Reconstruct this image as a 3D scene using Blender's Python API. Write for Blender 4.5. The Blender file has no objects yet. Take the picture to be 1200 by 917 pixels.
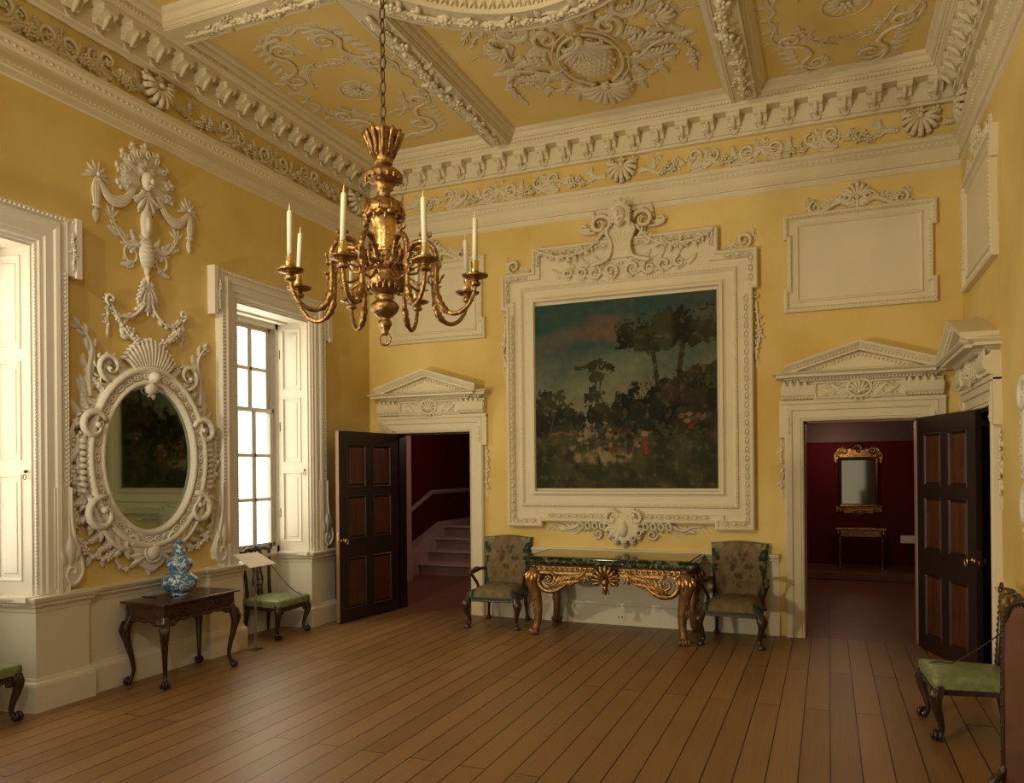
import bpy, bmesh, math, random
from mathutils import Vector, Matrix, noise
sin,cos,pi=math.sin,math.cos,math.pi
rnd=random.Random(7)
SC=bpy.context.scene; COL=SC.collection
# ---- room frame (metres): X along the far wall, Y away from the camera, Z up
D=8.204; XL=-5.294; XR=1.175; YF=-1.6; XC=-2.06
ZS=5.36; ZP=5.49          # beam soffit, coffer panel

# ------------------------------------------------------------------ materials
def mat(name,col,rough=.6,metal=0,var=0,vscale=3,bump=0,bscale=40,spec=.5,emit=None,es=0,vcol=None,coat=0):
    m=bpy.data.materials.new(name); m.use_nodes=True; nt=m.node_tree; b=nt.nodes['Principled BSDF']
    b.inputs['Base Color'].default_value=(*col,1); b.inputs['Roughness'].default_value=rough; b.inputs['Metallic'].default_value=metal
    b.inputs['Specular IOR Level'].default_value=spec; b.inputs['Coat Weight'].default_value=coat
    if emit: b.inputs['Emission Color'].default_value=(*emit,1); b.inputs['Emission Strength'].default_value=es
    tc=nt.nodes.new('ShaderNodeTexCoord')
    if var or vcol:
        n=nt.nodes.new('ShaderNodeTexNoise'); n.inputs['Scale'].default_value=vscale; n.inputs['Detail'].default_value=6
        nt.links.new(tc.outputs['Object'],n.inputs['Vector'])
        mx=nt.nodes.new('ShaderNodeMix'); mx.data_type='RGBA'
        c2=vcol or tuple(max(0,c*(1-var)) for c in col)
        cr=nt.nodes.new('ShaderNodeMapRange'); cr.inputs[1].default_value=.35; cr.inputs[2].default_value=.68
        nt.links.new(n.outputs['Fac'],cr.inputs[0]); nt.links.new(cr.outputs[0],mx.inputs[0])
        mx.inputs[6].default_value=(*col,1); mx.inputs[7].default_value=(*c2,1)
        nt.links.new(mx.outputs[2],b.inputs['Base Color'])
    if bump:
        n2=nt.nodes.new('ShaderNodeTexNoise'); n2.inputs['Scale'].default_value=bscale; n2.inputs['Detail'].default_value=4
        nt.links.new(tc.outputs['Object'],n2.inputs['Vector'])
        bp=nt.nodes.new('ShaderNodeBump'); bp.inputs['Strength'].default_value=bump; bp.inputs['Distance'].default_value=.01
        nt.links.new(n2.outputs['Fac'],bp.inputs['Height']); nt.links.new(bp.outputs[0],b.inputs['Normal'])
    return m
def attr_mat(name,rough=.7,bump=.2,bscale=200,coat=0):
    m=bpy.data.materials.new(name); m.use_nodes=True; nt=m.node_tree; b=nt.nodes['Principled BSDF']
    a=nt.nodes.new('ShaderNodeAttribute'); a.attribute_name='Col'; nt.links.new(a.outputs['Color'],b.inputs['Base Color'])
    b.inputs['Roughness'].default_value=rough; b.inputs['Coat Weight'].default_value=coat
    tc=nt.nodes.new('ShaderNodeTexCoord'); n2=nt.nodes.new('ShaderNodeTexNoise'); n2.inputs['Scale'].default_value=bscale
    nt.links.new(tc.outputs['Object'],n2.inputs['Vector'])
    bp=nt.nodes.new('ShaderNodeBump'); bp.inputs['Strength'].default_value=bump; bp.inputs['Distance'].default_value=.003
    nt.links.new(n2.outputs['Fac'],bp.inputs['Height']); nt.links.new(bp.outputs[0],b.inputs['Normal'])
    return m
def plank_mat(name,c1,c2,gap,width,length,axis='Y',rough=.38):
    """floorboards running along one axis, staggered butt joints, dark seams"""
    m=bpy.data.materials.new(name); m.use_nodes=True; nt=m.node_tree; N=nt.nodes; L=nt.links; b=N['Principled BSDF']
    tc=N.new('ShaderNodeTexCoord'); mp=N.new('ShaderNodeMapping'); L.new(tc.outputs['Object'],mp.inputs['Vector'])
    if axis=='Y': mp.inputs['Rotation'].default_value=(0,0,pi/2)
    br=N.new('ShaderNodeTexBrick'); L.new(mp.outputs[0],br.inputs['Vector'])
    br.offset=.37; br.offset_frequency=2; br.inputs['Scale'].default_value=1
    br.inputs['Brick Width'].default_value=length; br.inputs['Row Height'].default_value=width
    br.inputs['Mortar Size'].default_value=.0042; br.inputs['Mortar Smooth'].default_value=.1; br.inputs['Bias'].default_value=0
    br.inputs['Color1'].default_value=(0,0,0,1); br.inputs['Color2'].default_value=(1,1,1,1); br.inputs['Mortar'].default_value=(.5,.5,.5,1)
    gr=N.new('ShaderNodeTexNoise'); mp2=N.new('ShaderNodeMapping'); L.new(tc.outputs['Object'],mp2.inputs['Vector'])
    mp2.inputs['Scale'].default_value=(26,1.2,1) if axis=='Y' else (1.2,26,1)
    L.new(mp2.outputs[0],gr.inputs['Vector']); gr.inputs['Scale'].default_value=2.2; gr.inputs['Detail'].default_value=8; gr.inputs['Distortion'].default_value=.6
    big=N.new('ShaderNodeTexNoise'); L.new(tc.outputs['Object'],big.inputs['Vector']); big.inputs['Scale'].default_value=.9; big.inputs['Detail'].default_value=3
    a1=N.new('ShaderNodeMath'); a1.operation='MULTIPLY_ADD'; L.new(br.outputs['Color'],a1.inputs[0]); a1.inputs[1].default_value=.30; 
    g2=N.new('ShaderNodeMath'); g2.operation='MULTIPLY'; L.new(gr.outputs['Fac'],g2.inputs[0]); g2.inputs[1].default_value=.75
    L.new(g2.outputs[0],a1.inputs[2])
    a2=N.new('ShaderNodeMath'); a2.operation='MULTIPLY_ADD'; L.new(big.outputs['Fac'],a2.inputs[0]); a2.inputs[1].default_value=.5; L.new(a1.outputs[0],a2.inputs[2])
    mr=N.new('ShaderNodeMapRange'); L.new(a2.outputs[0],mr.inputs[0]); mr.inputs[1].default_value=.35; mr.inputs[2].default_value=1.15
    mx=N.new('ShaderNodeMix'); mx.data_type='RGBA'; L.new(mr.outputs[0],mx.inputs[0]); mx.inputs[6].default_value=(*c1,1); mx.inputs[7].default_value=(*c2,1)
    mg=N.new('ShaderNodeMix'); mg.data_type='RGBA'; L.new(br.outputs['Fac'],mg.inputs[0]); L.new(mx.outputs[2],mg.inputs[6]); mg.inputs[7].default_value=(*gap,1)
    L.new(mg.outputs[2],b.inputs['Base Color'])
    rr=N.new('ShaderNodeMapRange'); L.new(gr.outputs['Fac'],rr.inputs[0]); rr.inputs[3].default_value=rough-.06; rr.inputs[4].default_value=rough+.14
    L.new(rr.outputs[0],b.inputs['Roughness'])
    iv=N.new('ShaderNodeMath'); iv.operation='MULTIPLY_ADD'; L.new(br.outputs['Fac'],iv.inputs[0]); iv.inputs[1].default_value=-1; 
    g3=N.new('ShaderNodeMath'); g3.operation='MULTIPLY'; L.new(gr.outputs['Fac'],g3.inputs[0]); g3.inputs[1].default_value=.12; L.new(g3.outputs[0],iv.inputs[2])
    bp=N.new('ShaderNodeBump'); L.new(iv.outputs[0],bp.inputs['Height']); bp.inputs['Strength'].default_value=.5; bp.inputs['Distance'].default_value=.004
    L.new(bp.outputs[0],b.inputs['Normal'])
    return m
def wood(name,c1,c2,rough=.3,sc=(30,30,2.5),coat=.3):
    m=bpy.data.materials.new(name); m.use_nodes=True; nt=m.node_tree; N=nt.nodes; L=nt.links; b=N['Principled BSDF']
    tc=N.new('ShaderNodeTexCoord'); mp=N.new('ShaderNodeMapping'); L.new(tc.outputs['Object'],mp.inputs['Vector']); mp.inputs['Scale'].default_value=sc
    n=N.new('ShaderNodeTexNoise'); L.new(mp.outputs[0],n.inputs['Vector']); n.inputs['Scale'].default_value=1.4; n.inputs['Detail'].default_value=6; n.inputs['Distortion'].default_value=1
    cr=N.new('ShaderNodeMapRange'); cr.inputs[1].default_value=.3; cr.inputs[2].default_value=.7; L.new(n.outputs['Fac'],cr.inputs[0])
    mx=N.new('ShaderNodeMix'); mx.data_type='RGBA'; L.new(cr.outputs[0],mx.inputs[0]); mx.inputs[6].default_value=(*c1,1); mx.inputs[7].default_value=(*c2,1)
    L.new(mx.outputs[2],b.inputs['Base Color']); b.inputs['Roughness'].default_value=rough; b.inputs['Coat Weight'].default_value=coat; b.inputs['Coat Roughness'].default_value=.2
    return m

PL=(.74,.665,.50)
M={}
M['plaster']=mat('cream plaster',PL,.62,0,.06,2.5,.08,60,.3)
M['white']=mat('white painted trim',(.74,.69,.58),.5,0,.05,1.5,.04,50,.35)
M['mirror_white']=mat('white painted carving',(.76,.72,.66),.55,0,.05,4,.05,80,.35)
M['yellow']=mat('yellow glazed wall',(.79,.628,.265),.75,0,0,.9,.05,30,.2,vcol=(.62,.438,.135))
M['ceil_yellow']=mat('yellow ceiling field',(.82,.65,.29),.75,0,0,1.3,.05,30,.2,vcol=(.74,.56,.22))
M['floor']=plank_mat('old oak floorboards',(.145,.072,.024),(.32,.178,.066),(.010,.004,.002),.165,2.9,'Y',.40)
M['floor2']=plank_mat('gallery floorboards',(.20,.075,.045),(.27,.105,.065),(.05,.02,.015),.12,2.2,'X',.4)
M['mahog']=wood('dark mahogany',(.014,.006,.005),(.030,.011,.008),.5,coat=.05)
M['panel']=wood('flame mahogany panel',(.050,.015,.007),(.115,.036,.013),.48,(14,14,1.6),.08)
M['edge']=wood('door edge tan',(.26,.13,.07),(.34,.18,.1),.4)
M['chairwood']=wood('chair mahogany',(.022,.010,.008),(.05,.019,.011),.24)
M['tablewood']=wood('table mahogany',(.032,.011,.008),(.070,.022,.011),.25,(3,14,14))
M['walnut']=wood('carved walnut',(.028,.014,.008),(.065,.03,.015),.28)
M['gilt']=mat('old gilding',(.46,.28,.11),.27,.92,0,30,.5,70,.5,vcol=(.22,.115,.045))
M['gilt_lt']=mat('bright gilding',(.78,.52,.2),.28,.92,0,20,.2,90,.5,vcol=(.5,.28,.1))
M['darkrail']=mat('dark toned ground',(.10,.045,.018),.5,.2,.3,20)
M['parcel']=mat('worn parcel gilding',(.30,.155,.06),.42,.45,0,14,.3,80,.5,vcol=(.17,.075,.035))
M['brass']=mat('brass',(.75,.52,.22),.25,1)
M['iron']=mat('bronze chain',(.12,.075,.035),.4,.8)
M['candle']=mat('ivory wax candle',(.86,.80,.62),.45,0,spec=.4)
M['wick']=mat('wick',(.75,.6,.35),.8)
M['green']=mat('green silk damask',(.155,.195,.085),.42,0,0,22,.1,120,.5,vcol=(.23,.28,.135))
M['greenpaint']=mat('dark green ground',(.012,.028,.022),.5,0,.3,20)
M['tap']=attr_mat('needlework tapestry',.85,.6,350)
M['canvas']=attr_mat('oil painting',.6,.15,160,0); M['canvas'].node_tree.nodes['Principled BSDF'].inputs['Specular IOR Level'].default_value=.12
M['glass']=mat('mirror glass',(.30,.30,.27),.06,1.0)
M['oldglass']=mat('old mirror glass',(.30,.34,.27),.03,1.0)
M['red']=mat('crimson gallery wall',(.135,.010,.016),.75,0,.1,2,.05,60,.2)
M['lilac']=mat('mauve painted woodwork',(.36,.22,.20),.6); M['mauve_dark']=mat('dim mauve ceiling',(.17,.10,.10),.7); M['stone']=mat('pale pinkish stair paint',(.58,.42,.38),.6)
M['card']=mat('white label card',(.85,.80,.70),.6)
M['acrylic']=mat('clear acrylic',(.75,.75,.72),.15,0)
M['acrylic'].node_tree.nodes['Principled BSDF'].inputs['Transmission Weight'].default_value=.9
M['black']=mat('black iron and painted dark',(.012,.011,.01),.5)
M['cord']=mat('dark cord',(.035,.022,.015),.8)
M['shade']=mat('lit window scrim',(.9,.9,.85),.8,emit=(1,.95,.84),es=2.0)
M['pane']=mat('window glass',(.98,1,.98),.02)
_b=M['pane'].node_tree.nodes['Principled BSDF']; _b.inputs['Transmission Weight'].default_value=1; _b.inputs['IOR'].default_value=1.02
def marble():
    m=bpy.data.materials.new('verde marble'); m.use_nodes=True; nt=m.node_tree; N=nt.nodes; L=nt.links; b=N['Principled BSDF']
    tc=N.new('ShaderNodeTexCoord'); n=N.new('ShaderNodeTexNoise'); L.new(tc.outputs['Object'],n.inputs['Vector']); n.inputs['Scale'].default_value=14; n.inputs['Detail'].default_value=8; n.inputs['Distortion'].default_value=1.5
    r=N.new('ShaderNodeValToRGB'); L.new(n.outputs['Fac'],r.inputs[0]); e=r.color_ramp.elements
    e[0].position=.42; e[0].color=(.008,.014,.009,1); e[1].position=.72; e[1].color=(.30,.33,.22,1); x=e.new(.54); x.color=(.02,.04,.025,1)
    L.new(r.outputs[0],b.inputs['Base Color']); b.inputs['Roughness'].default_value=.07; b.inputs['Specular IOR Level'].default_value=.9
    return m
M['marble']=marble()
def porcelain():
    m=bpy.data.materials.new('blue and white porcelain'); m.use_nodes=True; nt=m.node_tree; N=nt.nodes; L=nt.links; b=N['Principled BSDF']
    tc=N.new('ShaderNodeTexCoord'); n=N.new('ShaderNodeTexNoise'); L.new(tc.outputs['Object'],n.inputs['Vector']); n.inputs['Scale'].default_value=30; n.inputs['Detail'].default_value=4; n.inputs['Distortion'].default_value=.9
    r=N.new('ShaderNodeValToRGB'); L.new(n.outputs['Fac'],r.inputs[0]); e=r.color_ramp.elements
    e[0].position=.46; e[0].color=(.05,.15,.30,1); e[1].position=.58; e[1].color=(.58,.63,.64,1); x=e.new(.52); x.color=(.10,.24,.40,1)
    L.new(r.outputs[0],b.inputs['Base Color']); b.inputs['Roughness'].default_value=.12; b.inputs['Coat Weight'].default_value=.5
    return m
M['porcelain']=porcelain()

# ------------------------------------------------------------------ mesh builder
class MB:
    """collects geometry; F maps local (u,v,n) to object space"""
    def __init__(s,F=None): s.v=[];s.f=[];s.sm=[];s.c=[];s.F=F
    def add(s,vs,fs,smooth=True,cols=None):
        o=len(s.v)
        if s.F: vs=[s.F(*p) for p in vs]
        s.v+= [tuple(p) for p in vs]; s.f+=[tuple(o+i for i in f) for f in fs]; s.sm+=[smooth]*len(fs)
        if cols: s.c+=cols
        elif s.c: s.c+=[(1,1,1)]*len(vs)
    def box(s,x0,x1,y0,y1,z0,z1):
        s.add([(x0,y0,z0),(x1,y0,z0),(x1,y1,z0),(x0,y1,z0),(x0,y0,z1),(x1,y0,z1),(x1,y1,z1),(x0,y1,z1)],
              [(0,3,2,1),(4,5,6,7),(0,1,5,4),(1,2,6,5),(2,3,7,6),(3,0,4,7)],False)
    def bbox(s,x0,x1,y0,y1,z0,z1,b=.01):
        """box with chamfered top-side edges (all edges)"""
        bm=bmesh.new(); r=bmesh.ops.create_cube(bm,size=1)
        for v in r['verts']: v.co=Vector(((x0+x1)/2+v.co.x*(x1-x0),(y0+y1)/2+v.co.y*(y1-y0),(z0+z1)/2+v.co.z*(z1-z0)))
        bmesh.ops.bevel(bm,geom=bm.edges[:],offset=b,segments=2,affect='EDGES',profile=.5)
        bm.verts.index_update(); s.add([tuple(v.co) for v in bm.verts],[tuple(v.index for v in f.verts) for f in bm.faces],False); bm.free()
    def prism(s,poly,a,b,axis='n',smooth=False):
        """extrude polygon (2D) between a and b along the third coordinate ('n'), or x / y"""
        n=len(poly)
        def P(p,t): return (p[0],p[1],t) if axis=='n' else ((t,p[0],p[1]) if axis=='x' else (p[0],t,p[1]))
        vs=[P(p,a) for p in poly]+[P(p,b) for p in poly]
        fs=[tuple(range(n))[::-1],tuple(range(n,2*n))]+[(i,(i+1)%n,n+(i+1)%n,n+i) for i in range(n)]
        s.add(vs,fs,smooth)
    def tube(s,pts,rad,seg=6,cap=True,closed=False,flat=None):
        pts=[Vector(p) for p in pts]; n=len(pts)
        if not hasattr(rad,'__len__'): rad=[rad]*n
        vs=[];up=None
        for i,p in enumerate(pts):
            if closed: t=pts[(i+1)%n]-pts[i-1]
            else: t=pts[min(i+1,n-1)]-pts[max(i-1,0)]
            if t.length<1e-9: t=Vector((0,0,1))
            t.normalize()
            if up is None:
                up=Vector((0,0,1)) if abs(t.z)<.9 else Vector((1,0,0))
            x=up.cross(t)
            if x.length<1e-6: x=Vector((1,0,0)).cross(t)
            x.normalize(); y=t.cross(x); up=y
            for k in range(seg):
                a=2*pi*k/seg; q=p+(x*cos(a)+y*sin(a))*rad[i]
                if flat: q=Vector(tuple(p[j]+(q[j]-p[j])*flat[j] for j in range(3)))
                vs.append(tuple(q))
        fs=[]
        m=n if closed else n-1
        for i in range(m):
            j=(i+1)%n
            for k in range(seg):
                fs.append((i*seg+k,i*seg+(k+1)%seg,j*seg+(k+1)%seg,j*seg+k))
        if cap and not closed: fs+=[tuple(range(seg))[::-1],tuple(range((n-1)*seg,n*seg))]
        s.add(vs,fs)
    def lathe(s,prof,seg=24,c=(0,0,0),gad=None,cap=True):
        """prof [(r,z)], gad (n,amp,z0,z1): gadrooned radius"""
        vs=[]
        for r,z in prof:
            for k in range(seg):
                a=2*pi*k/seg; rr=r
                if gad and gad[2]<=z<=gad[3]: rr=r*(1+gad[1]*cos(gad[0]*a))
                vs.append((c[0]+rr*cos(a),c[1]+rr*sin(a),c[2]+z))
        n=len(prof); fs=[(i*seg+k,i*seg+(k+1)%seg,(i+1)*seg+(k+1)%seg,(i+1)*seg+k) for i in range(n-1) for k in range(seg)]
        if cap: fs+=[tuple(range(seg))[::-1],tuple(range((n-1)*seg,n*seg))]
        s.add(vs,fs)
    def ell(s,c,r,ang=0,seg=8,rings=5):
        if not hasattr(r,'__len__'): r=(r,r,r)
        vs=[];ca,sa=cos(ang),sin(ang)
        for i in range(1,rings):
            th=pi*i/rings
            for k in range(seg):
                a=2*pi*k/seg; x=r[0]*sin(th)*cos(a); y=r[1]*sin(th)*sin(a)
                vs.append((c[0]+x*ca-y*sa,c[1]+x*sa+y*ca,c[2]+r[2]*cos(th)))
        t=len(vs); vs+=[(c[0],c[1],c[2]+r[2]),(c[0],c[1],c[2]-r[2])]
        fs=[(i*seg+k,(i+1)*seg+k,(i+1)*seg+(k+1)%seg,i*seg+(k+1)%seg) for i in range(rings-2) for k in range(seg)]
        fs+=[(t,k,(k+1)%seg) for k in range(seg)]+[(t+1,(rings-2)*seg+(k+1)%seg,(rings-2)*seg+k) for k in range(seg)]
        s.add(vs,fs)
    def sweep(s,path,prof,closed=False,side=1,smooth=False,capends=True):
        """moulding: profile (offset,height) swept along a 2-D path with mitred corners"""
        n=len(path);P=[Vector((p[0],p[1])) for p in path]; mit=[]
        for i in range(n):
            a=P[i-1] if (closed or i>0) else None; b=P[(i+1)%n] if (closed or i<n-1) else None
            d1=(P[i]-a).normalized() if a is not None else None; d2=(b-P[i]).normalized() if b is not None else None
            d1=d1 or d2; d2=d2 or d1
            n1=Vector((-d1.y,d1.x))*side; n2=Vector((-d2.y,d2.x))*side
            m=(n1+n2); k=m.length
            m=n1 if k<1e-6 else m/k/max(.2,(m/k).dot(n1))
            mit.append(m)
        k=len(prof); vs=[(P[i].x+mit[i].x*o,P[i].y+mit[i].y*o,h) for i in range(n) for o,h in prof]
        m=n if closed else n-1
        fs=[(i*k+j,i*k+j+1,((i+1)%n)*k+j+1,((i+1)%n)*k+j) for i in range(m) for j in range(k-1)]
        if not closed and capends: fs+=[tuple(range(k)),tuple(range((n-1)*k,n*k))[::-1]]
        s.add(vs,fs,smooth)
    def leaf(s,u,v,a,L,W,h=.02,curl=0,n0=0):
        """a lens-shaped leaf with a raised rib, bent by curl"""
        K=6; vs=[];x,y=u,v;aa=a
        for i in range(K+1):
            t=i/K; w=W*.5*sin(pi*min(1,(t*.92+.08)))**.8 if i<K else .0015
            dx,dy=-sin(aa),cos(aa); hh=h*(.35+.65*sin(pi*t*.85+.2))
            vs+=[(x+dx*w,y+dy*w,n0),(x+dx*w*.45,y+dy*w*.45,n0+hh*.75),(x,y,n0+hh*.62),(x-dx*w*.45,y-dy*w*.45,n0+hh*.75),(x-dx*w,y-dy*w,n0)]
            x+=cos(aa)*L/K;y+=sin(aa)*L/K;aa+=curl/K
        s.add(vs,[(i*5+j,i*5+j+1,i*5+5+j+1,i*5+5+j) for i in range(K) for j in range(4)])
    def acan(s,u,v,a,L,W,h=.03,curl=.5,n0=0,K=5):
        """lobed acanthus leaf"""
        s.leaf(u,v,a,L,W*.45,h,curl,n0); x,y=u,v; aa=a
        for i in range(K):
            t=(i+.35)/K; f=(1-.55*t)
            for d in (1,-1): s.leaf(x,y,aa+d*(.95-.25*t),L*.36*f,W*.34*f,h*.85,-d*.5,n0)
            x+=cos(aa)*L/K*.92; y+=sin(aa)*L/K*.92; aa+=curl/K
    def flower(s,u,v,n,r,ph=None,pet=5):
        ph=rnd.random()*6 if ph is None else ph
        for k in range(pet):
            a=ph+2*pi*k/pet; s.ell((u+cos(a)*r*.58,v+sin(a)*r*.58,n+r*.18),(r*.45,r*.36,r*.3),a,6,4)
        s.ell((u,v,n+r*.35),(r*.26,r*.26,r*.3),0,6,4)
    def shell(s,u,v,a,R,ribs=9,spread=2.6,h=.05,r0=.12):
        for k in range(ribs):
            t=-1+2*k/(ribs-1); b=a+t*spread/2; RR=R*(1-.16*abs(t))
            w=spread/2*RR/ribs*.98; pts=[];rad=[]
            for i in range(6):
                q=r0+(1-r0)*i/5; pts.append((u+cos(b)*RR*q,v+sin(b)*RR*q,h*(.35+.65*sin(pi*q*.8)))); rad.append(w*(.25+.75*q) if i<5 else w*.75)
            s.tube(pts,rad,6)
            s.ell((u+cos(b)*RR,v+sin(b)*RR,h*.5),(w*.95,w*1.05,h*.6),b,6,4)
        s.ell((u,v,h*.7),(R*.17,R*.17,h*.7),0,8,5)
    def cscroll(s,u,v,a,R,turn=1.35,th=.02,d=1,tight=.25,leaves=0,h=None,n0=0):
        """volute: spiral ridge starting at angle a about (u,v), winding in direction d"""
        h=h or th; K=int(10*turn)+4; pts=[];rad=[]
        for i in range(K+1):
            t=i/K; r=R*(1-(1-tight)*t**.8); b=a+d*t*turn*2*pi
            pts.append((u+r*cos(b),v+r*sin(b),n0+h*(.5+.5*t))); rad.append(th*(.55+.6*sin(pi*min(1,t+.12)))*(1-.35*t))
        s.tube(pts,rad,6)
        s.ell((u+.6*R*tight*cos(b),v+.6*R*tight*sin(b),n0+h*.8),(R*tight*.5,R*tight*.5,h*.7),0,8,4)
        for k in range(leaves*2):
            t=k/(leaves*2)*.62; r=R*(1-(1-tight)*t**.8)+th*.6; b=a+d*t*turn*2*pi
            s.leaf(u+r*cos(b),v+r*sin(b),b+d*1.0,R*.50*(1.1-t),R*.17,th*1.0,d*.8,n0)
    def plume(s,pts,th=.02,leaves=6,ll=.1,lw=.04,side=0,h=.02,curl=.8):
        """stem along pts with leaves off it"""
        P=[Vector((p[0],p[1],0)) for p in pts]; Q=spline([tuple(p) for p in P],5)
        n=len(Q); s.tube([(q[0],q[1],h*.6) for q in Q],[th*(1-.75*i/(n-1)) for i in range(n)],6)
        for k in range(leaves):
            i=int((k+.5)/leaves*(n-2)); a=math.atan2(Q[i+1][1]-Q[i][1],Q[i+1][0]-Q[i][0])
            f=1-.45*k/leaves
            for sd_ in ((1,-1) if side==0 else (side,)):
                s.leaf(Q[i][0],Q[i][1],a+sd_*.7,ll*f,lw*f,h,-sd_*curl)
    def garland(s,pts,r=.03,sp=.045,h=.0,amp=.35):
        Q=spline([(p[0],p[1],0) for p in pts],8); s.tube([(q[0],q[1],r*.4+h) for q in Q],r*.35,5)
        acc=0; k=0
        for i in range(1,len(Q)):
            d=math.hypot(Q[i][0]-Q[i-1][0],Q[i][1]-Q[i-1][1]); acc+=d
            if acc>=sp:
                acc=0;k+=1; t=i/len(Q); rr=r*(1-amp+amp*sin(pi*t))*(.85+.3*rnd.random())
                jx,jy=(rnd.random()-.5)*r*.9,(rnd.random()-.5)*r*.9
                if k%2: s.flower(Q[i][0]+jx,Q[i][1]+jy,h+rr*.4,rr)
                else:
                    b=rnd.random()*6.28; s.leaf(Q[i][0],Q[i][1],b,rr*2.1,rr*1.0,rr*.8,.6,h); s.leaf(Q[i][0],Q[i][1],b+2.6,rr*2.0,rr*1.0,rr*.8,-.6,h)
                    s.ell((Q[i][0]+jx,Q[i][1]+jy,h+rr*.5),(rr*.5,rr*.45,rr*.5),b,6,4)
    def drape(s,pts,r=.03,h=.03):
        """swag of folded cloth"""
        Q=spline([(p[0],p[1],0) for p in pts],6); n=len(Q)
        for k,(o,f) in enumerate(((-.9,.5),(-.3,.65),(.35,.65),(.95,.5))):
            P=[];R=[]
            for i,q in enumerate(Q):
                a=Q[min(i+1,n-1)];b=Q[max(i-1,0)];dx,dy=a[0]-b[0],a[1]-b[1];l=math.hypot(dx,dy) or 1
                w=.35+.65*sin(pi*i/(n-1)); P.append((q[0]-dy/l*r*o*w,q[1]+dx/l*r*o*w,h*.5)); R.append(r*f*w)
            s.tube(P,R,6)
    def beads(s,path,sp,r,closed=False,egg=1.0,h=None,n0=0):
        P=[Vector((p[0],p[1])) for p in path]; m=len(P) if closed else len(P)-1
        for i in range(m):
            a=P[i];b=P[(i+1)%len(P)];L=(b-a).length;k=max(1,int(round(L/sp)));an=math.atan2(b.y-a.y,b.x-a.x)
            for j in range(k):
                q=a+(b-a)*((j+.5)/k); s.ell((q.x,q.y,n0),(r,r*egg,h or r),an,6,4)
    def build(s,name,m,parent=None,loc=None,**kw):
        me=bpy.data.meshes.new(name); me.from_pydata(s.v,[],s.f)
        me.polygons.foreach_set('use_smooth',s.sm)
        if s.c:
            ca=me.color_attributes.new('Col','FLOAT_COLOR','POINT')
            ca.data.foreach_set('color',[x for c in s.c for x in (c[0],c[1],c[2],1)])
        me.update()
        bm=bmesh.new(); bm.from_mesh(me); bmesh.ops.recalc_face_normals(bm,faces=bm.faces[:]); bm.to_mesh(me); bm.free()
        me.materials.append(M[m] if isinstance(m,str) else m)
        o=bpy.data.objects.new(name,me); COL.objects.link(o)
        if parent is not None: o.parent=parent
        elif loc is None:
            xs=[v.co for v in me.vertices]; c=Vector(((min(p.x for p in xs)+max(p.x for p in xs))/2,(min(p.y for p in xs)+max(p.y for p in xs))/2,min(p.z for p in xs)))
            me.transform(Matrix.Translation(-c)); o.location=c
        else: o.location=loc
        tag(o,**kw); return o
def tag(o,label=None,cat=None,group=None,kind=None):
    if label: o['label']=label
    if cat: o['category']=cat
    if group: o['group']=group
    if kind: o['kind']=kind
    return o
def root(name,loc,label=None,cat=None,group=None,kind=None,rz=0):
    o=bpy.data.objects.new(name,None); COL.objects.link(o); o.location=loc; o.rotation_euler=(0,0,rz); o.empty_display_size=.1
    return tag(o,label,cat,group,kind)
def spline(P,k=6):
    P=[Vector(p) for p in P]; out=[]
    for i in range(len(P)-1):
        p0=P[max(i-1,0)];p1=P[i];p2=P[i+1];p3=P[min(i+2,len(P)-1)]
        for j in range(k):
            t=j/k; out.append(tuple(.5*((2*p1)+(-p0+p2)*t+(2*p0-5*p1+4*p2-p3)*t*t+(-p0+3*p1-3*p2+p3)*t**3)))
    out.append(tuple(P[-1])); return out
def copy_tree(o,parent=None,loc=None,rz=None,label=None,group=None):
    c=o.copy(); COL.objects.link(c)
    if parent is not None: c.parent=parent
    if loc: c.location=loc
    if rz is not None: c.rotation_euler=(0,0,rz)
    if label: c['label']=label
    if group: c['group']=group
    for ch in KIDS(o): copy_tree(ch,c)
    return c
def KIDS(o): return [x for x in list(COL.objects) if x.parent is o]
# planes: back wall, left wall, right wall, ceiling
def FB(u,v,n): return (u,D-n,v)
def FLW(u,v,n): return (XL+n,u,v)
def FRW(u,v,n): return (XR-n,u,v)
def FC(u,v,n): return (u,v,ZP-n)
def shiftF(F,du=0,dv=0,dn=0,mx=1,s=1): return lambda u,v,n:F(du+mx*u*s,dv+v*s,dn+n*s)
# ---- light settings
LW_E=[26,26,26]
SPOTS=[('ceiling_spot',(-3.6,-.9,4.9),(-1.6,8.2,2.3),570,(1,.84,.51),.12,72),
       ('ceiling_spot',(-.3,-1.0,4.9),(-5.2,5.0,.8),210,(1,.95,.84),.12,46),
       ('ceiling_fill',(-4.4,-1.0,.9),(-1.8,5.6,5.4),640,(1,.84,.54),.2,95)]  # last one: unseen fill added behind the camera to brighten the ceiling
POINTS=[((-4.3,10.2,2.6),26,(1,.66,.56)),((.3,11.0,2.3),16,(1,.70,.5)),((.1,12.9,2.0),5,(1,.70,.42))]  # unseen fills added to brighten the rooms beyond the doors
WCOL=(1,.84,.56); WSTR=.60
EXPO=-0.12
# ================================================================== the shell
def S(o): o['kind']='structure'; return o
b=MB(); b.box(XL-.42,XR+.3,YF,D+.02,-.08,0); S(b.build('floor','floor',loc=(0,0,0)))
WIN=[(2.65,3.79),(5.84,6.96),(-.55,.60)]          # opening spans along the left wall
WZ0,WZ1=.86,3.36; WIN.sort()
LW=.40
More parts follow.
